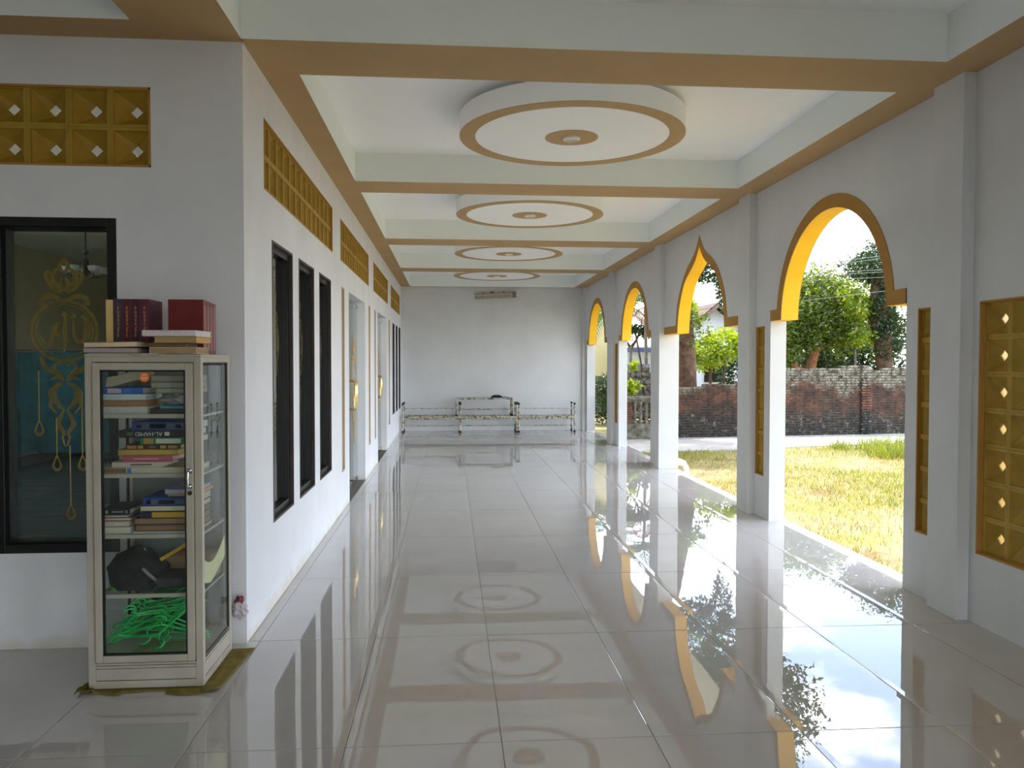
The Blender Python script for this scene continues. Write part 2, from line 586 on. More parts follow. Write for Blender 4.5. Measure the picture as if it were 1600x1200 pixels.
for r in range(-7, 12):
    ya = 3.0132 + TL * r; yb = min(ya + TL, YB)
    for k in range(-9, 6):
        xa = -0.4014 + TW * k; xb = min(xa + TW, 3.15)
        la, lb = max(ya, Y0), yb
        if xb <= XL + 0.01 and ya >= YC:
            continue
        xa2 = xa
        if ya < YC < yb and xa < XL:          # rows cut by the front wall line
            if xb <= XL + 0.01:
                lb = YC
        if ya >= YC and xa < XL < xb:
            xa2 = XL
        xa2 = max(xa2, -6.0)
        if lb - la < 0.05 or xb - xa2 < 0.03:
            continue
        put('tile', tile_mesh(xb - xa2, lb - la), floor, ((xa2 + xb) / 2, (la + lb) / 2, 0),
            (random.gauss(0, 0.0005), random.gauss(0, 0.0013), 0))

# ------------------------------------------------------------------ left wall (corridor side) and front wall
VENTS = [(4.628, 7.25), (7.78, 10.40), (11.07, 13.56), (14.28, 16.67)]
WINS = [(4.815, 5.43), (5.65, 6.265), (6.52, 7.135), (14.65, 15.16), (15.5, 16.0), (16.35, 16.9)]
SLITS = [(7.84, 8.03), (10.40, 10.59), (11.20, 11.36), (13.76, 13.98)]
DOORS = [(8.40, 9.97), (11.68, 13.33)]
holes = [(a, b, 2.465, 2.867) for a, b in VENTS] + [(a, b, 0.505, 2.203) for a, b in WINS]
holes += [(a, b, 0.39, 2.213) for a, b in SLITS] + [(a, b, -1, 2.213) for a, b in DOORS]
mb = MB()
wall_grid(mb, lambda u, v, w: (XL - w, u, v), YC, YB, 0, ZC, holes, WT)
wall_left = structure(obj('wall_left', mb, M_LWALL, weld=True), 'bright white wall with dark windows along the left of the arcade')
mb = MB()
FV = (-1.522 - 13 * 0.2035, -1.522, 2.465, 2.869)
FW = (-2.305, -1.697, 0.494, 2.204)
wall_grid(mb, lambda u, v, w: (u, YC + w, v), -6.0, XL - WT, 0, ZC, [FV, FW], WT, caps=('u0', 'v0', 'v1'))
wall_front = structure(obj('wall_front', mb, M_LWALL, weld=True), 'shaded white wall behind the glass book cabinet')
mb = MB(); mb.box(XL - 0.1, XR + 0.1, YB, YB + WT, 0, ZC)
wall_back = structure(obj('wall_back', mb, M_WALL), 'plain white end wall of the arcade')
mb = MB(); mb.box(-6.15, -6.0, Y0, YC + WT, 0, ZC)
wall_side = structure(obj('wall_side', mb, M_WALL), 'plain white porch wall out at the far left')
mb = MB(); wall_grid(mb, lambda u, v, w: (u, Y0 - w, v), -6.15, XR + WT, 0, ZC, [(0.7, 2.6, -1, 2.5)], WT)  # unseen opening added at the back so light reaches the front beam
wall_rear = structure(obj('wall_rear', mb, M_WALL, weld=True), 'porch wall behind the camera with an unseen opening added to let light in')

# niche backs
for a, b in SLITS:
    mb = MB(); mb.box(XL - WT, XL - 0.055, a, b, 0.39, 2.213)
    obj('niche_back', mb, M_WALL, wall_left)
    mb = MB()
    for q in ((a, a + 0.018, 0.39, 2.213), (b - 0.03, b, 0.39, 2.213), (a, b, 2.19, 2.213), (a, b, 0.39, 0.41)):
        mb.box(XL - 0.05, XL + 0.003, q[0], q[1], q[2], q[3])
    obj('niche_lining', mb, paint('pale_tan_lining', (190, 164, 134), 0.7, 5, 3, 0.03), wall_left)['label'] = 'tan strip lining the narrow niche'


# ------------------------------------------------------------------ pierced ventilation blocks
def vent_block_mesh(deep):
    mb = MB(); a, b, c = 0.1, 0.085, 0.031
    d0, d1, d2, d3 = 0.0, deep, deep + 0.008, 0.133
    sq = lambda h, y: [(-h, y, -h), (h, y, -h), (h, y, h), (-h, y, h)]
    dia = lambda h, y: [(0, y, -h), (h, y, 0), (0, y, h), (-h, y, 0)]
    A, B0, B, D, E, F, G = sq(a, d0), sq(b, d0), sq(b - 0.002, 0.014), dia(c, d1), dia(c, d2), sq(b, d3), sq(a, d3)
    for i in range(4):
        j = (i + 1) % 4
        mb.face([A[i], A[j], B0[j], B0[i]]); mb.face([B0[i], B0[j], B[j], B[i]])
        mb.face([B[i], B[j], D[i]]); mb.face([B[j], D[j], D[i]])
        mb.face([D[i], D[j], E[j], E[i]])
        mb.face([E[i], F[j], F[i]]); mb.face([E[i], E[j], F[j]])
        mb.face([F[i], F[j], G[j], G[i]]); mb.face([A[i], G[i], G[j], A[j]])
    return mb.mesh('vent_block', M_OCHRE)


VB = vent_block_mesh(0.045); VB_DEEP = vent_block_mesh(0.078)


def vent_panel(wall, axis, face, u0, u1, v0, v1, nu, nv, depth=0.014):
    """axis 'x': wall plane x=face, facing +x (left) or -x (right); axis 'y': plane y=face facing -y."""
    pu, pv = (u1 - u0) / nu, (v1 - v0) / nv
    for i in range(nu):
        for j in range(nv):
            u, v = u0 + (i + 0.5) * pu, v0 + (j + 0.5) * pv
            sc = (pu / 0.2 * 0.995, 1, pv / 0.2 * 0.995)
            if axis == 'y':
                put('vent_block', VB_DEEP, wall, (u, face + depth, v), (0, 0, 0), sc)
            elif axis == 'x+':
                put('vent_block', VB_DEEP, wall, (face - depth, u, v), (0, 0, PI / 2), sc)
            else:
                put('vent_block', VB, wall, (face + depth, u, v), (0, 0, -PI / 2), sc)
    mb = MB(); w = 0.011
    for (p, q, r, s) in ((u0, u1, v0, v0 + w), (u0, u1, v1 - w, v1), (u0, u0 + w, v0, v1), (u1 - w, u1, v0, v1)):
        if axis == 'y':
            mb.box(p, q, face - 0.002, face + depth + 0.002, r, s)
        elif axis == 'x+':
            mb.box(face - depth - 0.002, face + 0.002, p, q, r, s)
        else:
            mb.box(face - 0.002, face + depth + 0.002, p, q, r, s)
    obj('vent_border', mb, M_TRIM, wall)


for a, b in VENTS:
    vent_panel(wall_left, 'x+', XL, a, b, 2.465, 2.867, 13, 2)
vent_panel(wall_front, 'y', YC, FV[0], FV[1], FV[2], FV[3], 13, 2)

# ------------------------------------------------------------------ right wall with arches


def arch_profiles(kind, ctr, j0, j1):
    """lists of (y, z_opening) and (y, z_trim) across the opening from j0 to j1."""
    if kind == 'round':
        ang = [PI * k / 40 for k in range(41)]
        inner = [(ctr - 0.853 * math.cos(t), 1.86 + 0.82 * math.sin(t)) for t in ang]
        t0 = math.asin(0.1 / 0.925)
        ang = [t0 + (PI - 2 * t0) * k / 40 for k in range(41)]
        outer = [(ctr - 0.95 * math.cos(t), 1.86 + 0.925 * math.sin(t)) for t in ang]
    else:
        hi = [(.885, 1.86), (.862, 2.0), (.80, 2.2), (.63, 2.44), (.45, 2.56), (.28, 2.637), (.16, 2.705), (.07, 2.785), (0, 2.863)]
        ho = [(.965, 1.96), (.89, 2.225), (.72, 2.465), (.51, 2.64), (.31, 2.735), (.2, 2.79), (.12, 2.855), (.05, 2.93), (0, 2.99)]

        def smooth(P):
            Q = []
            for i in range(len(P) - 1):
                p0 = P[max(i - 1, 0)]; p1 = P[i]; p2 = P[i + 1]; p3 = P[min(i + 2, len(P) - 1)]
                for k in range(4):
                    t = k / 4
                    Q.append(tuple(0.5 * (2 * p1[d] + (p2[d] - p0[d]) * t + (2 * p0[d] - 5 * p1[d] + 4 * p2[d] - p3[d]) * t * t + (3 * p1[d] - p0[d] - 3 * p2[d] + p3[d]) * t ** 3) for d in (0, 1)))
            Q.append(P[-1]); return Q
        hi, ho = smooth(hi), smooth(ho)
        inner = [(ctr - d, z) for d, z in hi] + [(ctr + d, z) for d, z in reversed(hi[:-1])]
        outer = [(ctr - d, z) for d, z in ho] + [(ctr + d, z) for d, z in reversed(ho[:-1])]
    inner = [(j0, 1.86)] + inner + [(j1, 1.86)]
    outer = [(j0, 1.96)] + outer + [(j1, 1.96)]
    return inner, outer


wmb = MB()
trims = []
RW = lambda u, v, w: (XR + w, u, v)


def arch_bay(kind, ctr, j0, j1):
    inner, outer = arch_profiles(kind, ctr, j0, j1)
    for i in range(len(inner) - 1):
        (ya, za), (yb, zb) = inner[i], inner[i + 1]
        if abs(yb - ya) > 1e-6:
            wmb.face([RW(ya, za, 0), RW(yb, zb, 0), RW(yb, ZC, 0), RW(ya, ZC, 0)], 0)
            wmb.face([RW(ya, za, WT), RW(ya, ZC, WT), RW(yb, ZC, WT), RW(yb, zb, WT)], 0)
        wmb.face([RW(ya, za, 0), RW(ya, za, WT), RW(yb, zb, WT), RW(yb, zb, 0)], 1)
    for y, s in ((j0, 1), (j1, -1)):
        wmb.face([RW(y, 0, 0), RW(y, 0, WT), RW(y, 1.86, WT), RW(y, 1.86, 0)], 0)
    # trim: flat raised band between the two outlines, inside and outside
    for x0, x1 in ((XR - 0.006, XR), (XR + WT, XR + WT + 0.006)):
        mb = MB()
        n = len(inner)
        for i in range(n - 1):
            a, b, c, d = inner[i], inner[i + 1], outer[i + 1], outer[i]
            for x, fl in ((x0, 0), (x1, 1)):
                q = [(x, *a), (x, *b), (x, *c), (x, *d)]
                mb.face(q if not fl else q[::-1])
            mb.face([(x0, *d), (x0, *c), (x1, *c), (x1, *d)])
            mb.face([(x0, *a), (x1, *a), (x1, *b), (x0, *b)])
        trims.append(mb)


def solid_seg(y0, y1, hs=()):
    wall_grid(wmb, RW, y0, y1, 0, ZC, list(hs), WT, caps=())


BIGBLK = (4.205 - 13 * 0.2025, 4.205, 0.398, 1.82)
SL = lambda a, b: (a, b, 0.398, 1.82)
solid_seg(Y0, -1.50)
arch_bay('round', -0.41, -1.50, 0.68)  # unseen arch added behind the camera to light the near bay
solid_seg(0.68, 4.92, [BIGBLK, SL(4.575, 4.79)])
arch_bay('round', 6.01, 4.92, 7.10)
solid_seg(7.10, 7.915, [SL(7.235, 7.44)])
arch_bay('ogee', 9.215, 7.915, 10.75)
solid_seg(10.75, 11.47, [SL(11.06, 11.26)])
arch_bay('round', 12.565, 11.47, 13.68)
solid_seg(13.68, 14.73, [SL(13.80, 13.985), SL(14.30, 14.50)])
arch_bay('round', 15.82, 14.73, 16.93)
solid_seg(16.93, YB, [SL(16.98, 17.09)])
wmb.face([RW(Y0, 0, 0), RW(Y0, 0, WT), RW(Y0, ZC, WT), RW(Y0, ZC, 0)])
wall_right = structure(obj('wall_right', wmb, [M_WALL, M_YEL]), 'white arcade wall with four yellow edged arches onto the lawn')
for mb in trims:
    obj('arch_trim', mb, M_TRIM, wall_right)['label'] = 'flat mustard brown border round the arch'
vent_panel(wall_right, 'x-', XR, BIGBLK[0], BIGBLK[1], BIGBLK[2], BIGBLK[3], 13, 7, 0.03)
for a, b in ((4.575, 4.79), (7.235, 7.44), (11.06, 11.26), (13.80, 13.985), (14.30, 14.50)):
    vent_panel(wall_right, 'x-', XR, a, b, 0.398, 1.82, 1, 7, 0.02)
vent_panel(wall_right, 'x-', XR, 16.98, 17.09, 0.398, 1.82, 1, 7, 0.02)
for y in (-2.18, 1.03, 4.265, 7.452, 10.725, 13.99, 17.05):
    mb = MB(); mb.box(2.885, 3.165, y, min(y + 0.28, YB - 0.002), 0, ZC - 0.001)
    obj('pillar', mb, M_WALL, wall_right, bevel=0.004)

# ------------------------------------------------------------------ ceiling, beams
mb = MB(); mb.box(-7.3, 4.03, Y0 - 0.2, YB + 0.6, ZC, ZC + 0.2)
ceiling = structure(obj('ceiling', mb, M_CEIL), 'white coffered ceiling with tan painted beams')


def beam(x0, x1, y0, y1, z0=ZB):
    mb = MB(); mb.box(x0, x1, y0, y1, z0, ZC, 0, {'z-': 1})
    obj('beam', mb, [M_BEAM, M_TAN], ceiling)['label'] = 'white ceiling beam with a tan underside'


beam(2.698, XR, Y0, YB)
beam(XL, -0.8561, 4.62, YB)
beam(-1.53, XL + 0.005, Y0, 3.95)
beam(-6.0, XL + 0.005, 3.95, YC - 0.001)
beam(XL, 2.698, 4.135, 4.62)
for a, b in ((1.0, 1.48), (-2.2, -1.72), (7.26, 7.735), (10.56, 11.12), (13.79, 14.34)):
    beam(-0.8561 if a > 4 else XL + 0.005, 2.698, a, b)
beam(-0.8561, 2.698, YB - 0.07, YB)
for a, b in ((0.6, 1.07), (-2.6, -2.13)):
    beam(-6.0, -1.53, a, b)

# ------------------------------------------------------------------ ceiling medallions
MED = [(5.95, 'first round ceiling medallion, the largest seen, just past the wide front beam'),
       (9.10, 'second round ceiling medallion, one bay beyond the largest one'),
       (12.35, 'third round ceiling medallion, thin ellipse two bays before the end wall'),
       (15.50, 'last round ceiling medallion, the flattest ellipse beside the end wall')]


def medallion():
    t = empty('ceiling_medallion')
    N = 96
    mb = MB(); mb.lathe([(0.0, 0.004), (0.845, 0.004), (0.845, 0.15), (0.0, 0.15)], N)
    obj('disc', mb, M_CEIL, t, smooth=True)
    mb = MB(); mb.lathe([(0.60, 0.15), (0.60, 0.20)], N)
    obj('hanger_collar', mb, M_CEIL, t, smooth=True)
    mb = MB(); mb.lathe([(0.728, 0.0), (0.8455, 0.0), (0.8455, 0.004), (0.728, 0.004), (0.728, 0.0)], N)
    obj('outer_ring', mb, M_TAN, t, smooth=True)['label'] = 'tan ring round the rim of the disc'
    mb = MB(); mb.lathe([(0.0, 0.0), (0.20, 0.0), (0.20, 0.004), (0.0, 0.004)], 64)
    obj('centre_disc', mb, M_TAN, t, smooth=True)['label'] = 'tan circle in the middle of the disc'
    mb = MB(); mb.lathe([(0.046, -0.012), (0.052, -0.016), (0.064, -0.012), (0.068, 0.0), (0.046, 0.0), (0.046, -0.012)], 32)
    dl = obj('downlight', mb, M_PVC, t, smooth=True)
    mb = MB(); mb.lathe([(0.0, -0.004), (0.046, -0.006)], 32)
    obj('lens', mb, paint('downlight_lens', (226, 220, 196), 0.3, 3, 8, 0), dl, smooth=True)
    return t


proto = medallion()
for i, (y, lab) in enumerate(MED):
    o = proto if i == 0 else copy_tree(proto)
    o.location = (0.915, y, 3.17)
    tag(o, lab, 'ceiling medallion', 'round medallions along the ceiling')

# ------------------------------------------------------------------ windows and doors


def ribbon(mb, pts, w, mapf, t=0.003, closed=False):
    """flat tapered stroke through 2D pts with widths w."""
    n = len(pts)
    P = [Vector((p[0], p[1])) for p in pts]
    L, R = [], []
    for i in range(n):
        a = P[(i - 1) % n] if (closed or i > 0) else P[i]
        b = P[(i + 1) % n] if (closed or i < n - 1) else P[i]
        d = (b - a).normalized() if (b - a).length > 1e-9 else Vector((1, 0))
        nn = Vector((-d.y, d.x)); ww = (w[i] if isinstance(w, (list, tuple)) else w) / 2
        L.append(P[i] + nn * ww); R.append(P[i] - nn * ww)
    for i in range(n if closed else n - 1):
        j = (i + 1) % n
        mid = lambda i: (P[i].x, P[i].y)
        for A, B in ((L, P), (P, R)):
            hA = 0 if A is P else t * 0.35; hB = 0 if B is P else t * 0.35
            mb.face([mapf(A[i].x, A[i].y, hA), mapf(A[j].x, A[j].y, hA), mapf(B[j].x, B[j].y, hB), mapf(B[i].x, B[i].y, hB)])
        mb.face([mapf(L[i].x, L[i].y, t * .35), mapf(L[i].x, L[i].y, t), mapf(L[j].x, L[j].y, t), mapf(L[j].x, L[j].y, t * .35)])
        mb.face([mapf(R[i].x, R[i].y, t), mapf(R[i].x, R[i].y, t * .35), mapf(R[j].x, R[j].y, t * .35), mapf(R[j].x, R[j].y, t)])
    return mb


def curve(P, k=8):
    Q = []
    for i in range(len(P) - 1):
        p0 = P[max(i - 1, 0)]; p1 = P[i]; p2 = P[i + 1]; p3 = P[min(i + 2, len(P) - 1)]
        for j in range(k):
            t = j / k
            Q.append(tuple(0.5 * (2 * p1[d] + (p2[d] - p0[d]) * t + (2 * p0[d] - 5 * p1[d] + 4 * p2[d] - p3[d]) * t * t + (3 * p1[d] - p0[d] - 3 * p2[d] + p3[d]) * t ** 3) for d in (0, 1)))
    Q.append(tuple(P[-1])); return Q


def taper(n, w0, wm, w1):
    return [w0 + (wm - w0) * math.sin(PI * i / (n - 1)) if i < n / 2 else w1 + (wm - w1) * math.sin(PI * i / (n - 1)) for i in range(n)]


def gold_ornament(mapf, script=True):
    """calligraphic roundel with a crown above and a leafy drop below; 1 unit = 1 photograph pixel, origin at the ring's centre."""
    out = []
    mb = MB()
    ring = [(47 * math.cos(2 * PI * i / 48), 45 * math.sin(2 * PI * i / 48)) for i in range(48)]
    ribbon(mb, ring, 5.0, mapf, closed=True)
    ring = [(41 * math.cos(2 * PI * i / 48), 39 * math.sin(2 * PI * i / 48)) for i in range(48)]
    ribbon(mb, ring, 1.5, mapf, closed=True)
    out.append(('ring', mb))
    if script:
        mb = MB()
        S = [([(-1, 30), (1, 15), (0, 0), (1, -18), (-1, -32)], 1, 6.5, 2), ([(-4, 22), (0, 27), (4, 22)], 1, 4, 1),
             ([(14, 24), (13, 5), (14, -8), (20, -16), (28, -14), (30, -4), (31, 10), (27, 22), (24, 20)], 2, 6, 2),
             ([(10, 18), (14, 24), (17, 19)], 1, 4, 1), ([(28, 24), (34, 14), (36, 2), (34, -14)], 1, 5, 1),
             ([(-10, 10), (-13, -2), (-8, -8), (-14, -2), (-20, -16), (-27, -19), (-33, -12), (-37, -3)], 2, 6, 1),
             ([(-6, 11), (-11, 12), (-16, 4), (-20, -8)], 1, 4, 1)]
        for P, a, b, c in S:
            Q = curve(P); ribbon(mb, Q, taper(len(Q), a, b, c), mapf)
        out.append(('calligraphy', mb))
    mb = MB()
    for s in (-1, 1):
        for P, a, b, c in (([(0, 42), (s * 12, 50), (s * 24, 52), (s * 33, 46), (s * 34, 40), (s * 26, 42)], 4, 8, 2),
                           ([(s * 4, 58), (s * 14, 62), (s * 22, 72), (s * 26, 84), (s * 22, 88), (s * 18, 80)], 3, 6, 1),
                           ([(s * 2, 58), (s * 8, 66), (s * 16, 74), (s * 14, 88), (s * 4, 96)], 3, 8, 1),
                           ([(s * 1, 60), (s * 6, 70), (s * 2, 80)], 2, 5, 1)):
            Q = curve(P); ribbon(mb, Q, taper(len(Q), a, b, c), mapf)
    Q = curve([(0, 88), (-6, 96), (0, 106), (6, 96), (0, 88)]); ribbon(mb, Q, taper(len(Q), 2, 7, 2), mapf)
    out.append(('crown', mb))
    mb = MB()
    for s in (-1, 1):
        for P, a, b, c in (([(s * 34, -38), (s * 30, -52), (s * 20, -60), (s * 8, -66), (s * 2, -76)], 5, 7, 2),
                           ([(s * 2, -52), (s * 10, -48), (s * 16, -54), (s * 12, -62), (s * 5, -60)], 2, 4, 1),
                           ([(s * 22, -74), (s * 12, -70), (s * 4, -74)], 1, 4, 2),
                           ([(s * 3, -78), (s * 14, -84), (s * 17, -98), (s * 10, -112), (s * 3, -118)], 3, 8, 2),
                           ([(s * 12, -80), (s * 22, -92), (s * 20, -104), (s * 22, -112), (s * 13, -124)], 2, 6, 1),
                           ([(s * 2, -118), (s * 8, -130), (s * 11, -140), (s * 5, -150), (s * 2, -158)], 2, 7, 2),
                           ([(s * 1, -150), (s * 5, -160), (s * 1, -174)], 1, 3, 1)):
            Q = curve(P); ribbon(mb, Q, taper(len(Q), a, b, c), mapf)
    out.append(('leafy_drop', mb))
    return out


def drop_pendant(mapf, x, ztop, z):
    mb = MB()
    ribbon(mb, [(x, ztop), (x, z + 10)], 1.6, mapf)
    Q = curve([(x, z + 14), (x - 5.5, z - 2), (x, z - 8), (x + 5.5, z - 2), (x, z + 14)]); ribbon(mb, Q, taper(len(Q), 1, 4.5, 1), mapf)
    return mb


win_no = 0


def window_plane(tf_box, mapg, u0, u1, v0, v1, frame_w, mat_frame, label, sash=0.012, pd=0.076):
    """tf_box(mb, a, b, c, d, w0, w1): box in wall coordinates; w is depth into the wall."""
    global win_no
    win_no += 1
    o = structure(empty('window_%d' % win_no), label)
    mb = MB()
    for q in ((u0, u0 + frame_w, v0, v1), (u1 - frame_w, u1, v0, v1), (u0 + frame_w, u1 - frame_w, v0, v0 + frame_w), (u0 + frame_w, u1 - frame_w, v1 - frame_w, v1)):
        tf_box(mb, *q, -0.004, 0.022)
    obj('frame', mb, mat_frame, o, bevel=0.002)
    mb = MB(); g = frame_w + sash
    for q in ((u0, u0 + g, v0, v1), (u1 - g, u1, v0, v1), (u0 + g, u1 - g, v0, v0 + g), (u0 + g, u1 - g, v1 - g, v1)):
        tf_box(mb, *q, 0.022, 0.10)
    obj('sash', mb, M_BLACK, o)
    mb = MB(); tf_box(mb, u0 + frame_w - 0.005, u1 - frame_w + 0.005, v0 + frame_w - 0.005, v1 - frame_w + 0.005, pd, pd + 0.005)
    obj('pane', mb, M_GLASS_WIN, o)
    return o


def side_box(mb, a, b, c, d, w0, w1):
    mb.box(XL - w1, XL - w0, a, b, c, d)


def front_box(mb, a, b, c, d, w0, w1):
    mb.box(a, b, YC + w0, YC + w1, c, d)


WIN_LABELS = ['nearest tall dark window in the white left wall', 'second tall dark window along the left wall',
              'third tall dark window along the left wall, before the narrow niche', 'first of three thin dark windows beyond both glass doors',
              'middle of three thin dark windows beyond both glass doors', 'last thin dark window beside the end wall']
fw = window_plane(front_box, None, *FW, 0.045, M_BLACK, 'black framed window with gold lettered ornament behind the book cabinet')
S = 4.262 / 1230.5
PX, PZ = -1.996, 1.633
mapF = lambda u, v, w: (PX + u * S, YC + 0.0825 + w, PZ + v * S)
orn = empty('gold_ornament'); orn.parent = fw
for nm, mb in gold_ornament(mapF):
    obj(nm, mb, M_GOLDLEAF, orn)
for k, (x, zt, z) in enumerate(((-38.5, -60, -148), (-13.5, -130, -201), (23.5, -90, -201), (5.5, -172, -275))):
    obj('pendant', drop_pendant(mapF, x, zt, z), M_GOLDLEAF, orn)
for (a, b), lab in zip(WINS, WIN_LABELS):
    w = window_plane(side_box, None, a, b, 0.505, 2.203, 0.016, M_DARKWOOD, lab, 0.04, 0.052)
    S2 = 0.0036; cy = (a + b) / 2
    mapS = lambda u, v, w_, cy=cy: (XL - 0.0585 - w_, cy + u * S2 * 0.9, 1.6 + v * S2)
    og = empty('gold_ornament'); og.parent = w
    for nm, mb in gold_ornament(mapS):
        obj(nm, mb, M_GOLDLEAF, og)

DOOR_LABELS = ['nearer pair of frameless glass doors with gold handles', 'farther pair of frameless glass doors with gold handles']
for n, ((a, b), lab) in enumerate(zip(DOORS, DOOR_LABELS)):
    d = structure(empty('door_%d' % (n + 1)), lab)
    mid = (a + b) / 2; xg = XL - 0.10
    for s, (p, q) in ((-1, (a + 0.008, mid - 0.003)), (1, (mid + 0.003, b - 0.008))):
        mb = MB(); mb.box(xg - 0.006, xg + 0.006, p, q, 0.012, 2.19)
        leaf = obj('door_leaf', mb, M_GLASS, d)
        hy = mid + s * 0.07
        mb = MB()
        for sx in (1, -1):
            P = [(xg + sx * 0.006, hy, 0.93), (xg + sx * 0.06, hy, 0.93), (xg + sx * 0.078, hy, 0.95), (xg + sx * 0.078, hy, 1.24), (xg + sx * 0.06, hy, 1.26), (xg + sx * 0.006, hy, 1.26)]
            mb.tube(P, 0.014, 10)
        obj('handle', mb, M_GOLD, leaf, smooth=True)['label'] = 'gold bar handle'
        he = a if s < 0 else b
        for z0, z1 in ((0.012, 0.06), (2.14, 2.19)):
            mb = MB(); y0, y1 = sorted((he - s * 0.01, he - s * 0.16))
            mb.box(xg - 0.018, xg + 0.018, y0, y1, z0, z1)
            obj('patch_fitting', mb, M_CHROME, leaf, bevel=0.003)['label'] = 'chrome corner clamp on the glass door'
        mb = MB(); y0, y1 = sorted((mid + s * 0.02, mid + s * 0.10)); mb.box(xg - 0.02, xg + 0.02, y0, y1, 0.012, 0.075)
        obj('floor_lock', mb, M_CHROME, leaf, bevel=0.003)
        cy = (p + q) / 2
        mbo = MB()
        for nm, m2 in gold_ornament(lambda u, v, w_, cy=cy: (xg + 0.0068 + 0.003 - w_, cy + u * 0.0046, 1.18 + v * 0.0046 + 0.12), False):
            k = len(mbo.v); mbo.v += m2.v; mbo.f += [[i + k for i in f] for f in m2.f]; mbo.m += m2.m
        obj('gold_tracery', mbo, M_GOLDLEAF, leaf)

# ------------------------------------------------------------------ prayer room behind the glass
mb = MB(); mb.box(-7.0, XL - WT + 0.001, YC + WT, YB, -0.15, -0.001)
structure(obj('floor', mb, paint('room_tile', (150, 160, 150), 0.2, 6, 2, 0)), 'tiled floor of the room behind the windows')
mb = MB()
wall_grid(mb, lambda u, v, w: (-7.0 - w, u, v), YC, YB + WT, 0, ZC, [(4.8, 7.6, 0.9, 2.7), (8.4, 11.0, 0.9, 2.7)], WT); mb.box(-7.0, XL - 0.1, YB, YB + WT, 0, ZC)  # two unseen openings added in the far wall to brighten the room
structure(obj('wall_room', mb, M_INTWALL), 'cream walls of the room behind the windows')
mb = MB(); mb.box(-6.6, -1.45, 6.2, 16.6, 0.0, 0.012)
tag(obj('carpet', mb, M_CARPET), 'dark striped prayer carpet seen through the left window', 'carpet')
sc_ = tag(empty('cloth_screen', (-4.2, 12.4, 0)), 'teal cloth partition screen seen through the left window', 'screen')
mb = MB()
n = 60
for i in range(n):
    xa, xb = -2.6 + 5.0 * i / n, -2.6 + 5.0 * (i + 1) / n
    ya, yb = 0.03 * math.sin(i * 1.3), 0.03 * math.sin((i + 1) * 1.3)
    mb.face([(xa, ya, 0.1), (xb, yb, 0.1), (xb, yb, 1.62), (xa, ya, 1.62)])
obj('cloth', mb, M_TEAL, sc_, smooth='all')
for x in (-2.6, -0.1, 2.4):
    mb = MB(); mb.tube([(x, 0.05, 0.012), (x, 0.05, 1.66)], 0.015, 8); mb.box(x - 0.03, x + 0.03, -0.2, 0.3, 0.012, 0.03)
    obj('stand', mb, M_CHROME, sc_)
mb = MB(); mb.tube([(-2.6, 0.05, 1.65), (2.4, 0.05, 1.65)], 0.012, 8); obj('rail', mb, M_CHROME, sc_)
ch = tag(empty('chandelier', (-3.98, 9.0, 0)), 'small chandelier with clear glass cups seen through the left window', 'chandelier')
mb = MB(); mb.tube([(0, 0, ZC), (0, 0, 2.62)], 0.008, 8); mb.lathe([(0, 2.70), (0.03, 2.69), (0.03, 2.66), (0, 2.64)], 16); mb.lathe([(0, ZC), (0.06, ZC), (0.05, ZC - 0.04), (0, ZC - 0.05)], 16)
mb.lathe([(0, 2.62), (0.03, 2.58), (0.045, 2.5), (0.02, 2.42), (0, 2.4)], 16)
obj('stem', mb, M_DARKWOOD, ch, smooth=True)
for k in range(6):
    a = k * PI / 3 + 0.3
    c, s = math.cos(a), math.sin(a)
    mb = MB(); mb.tube([(0.03 * c, 0.03 * s, 2.46), (0.1 * c, 0.1 * s, 2.40), (0.17 * c, 0.17 * s, 2.42), (0.19 * c, 0.19 * s, 2.46)], 0.007, 6)
    arm = obj('arm', mb, M_DARKWOOD, ch, smooth=True)
    mb = MB(); mb.lathe([(0.012, 2.44), (0.05, 2.46), (0.065, 2.51), (0.06, 2.51), (0.045, 2.465), (0, 2.45)], 14, c=(0.19 * c, 0.19 * s, 0))
    obj('glass_cup', mb, paint('frosted_cup', (190, 190, 190), 0.2, 5, 8, 0), arm, smooth=True)

# ------------------------------------------------------------------ aluminium book cabinet
CX0, CX1, CY0, CY1, CH = -1.617, -1.115, 3.63, 4.095, 1.507
cab = tag(empty('book_cabinet', ((CX0 + CX1) / 2, (CY0 + CY1) / 2, 0)), 'aluminium framed glass cabinet full of books at the wall corner', 'cabinet')
OX, OY = (CX0 + CX1) / 2, (CY0 + CY1) / 2


def cbox(mb, x0, x1, y0, y1, z0, z1, mat=0):
    return mb.box(x0 - OX, x1 - OX, y0 - OY, y1 - OY, z0, z1, mat)


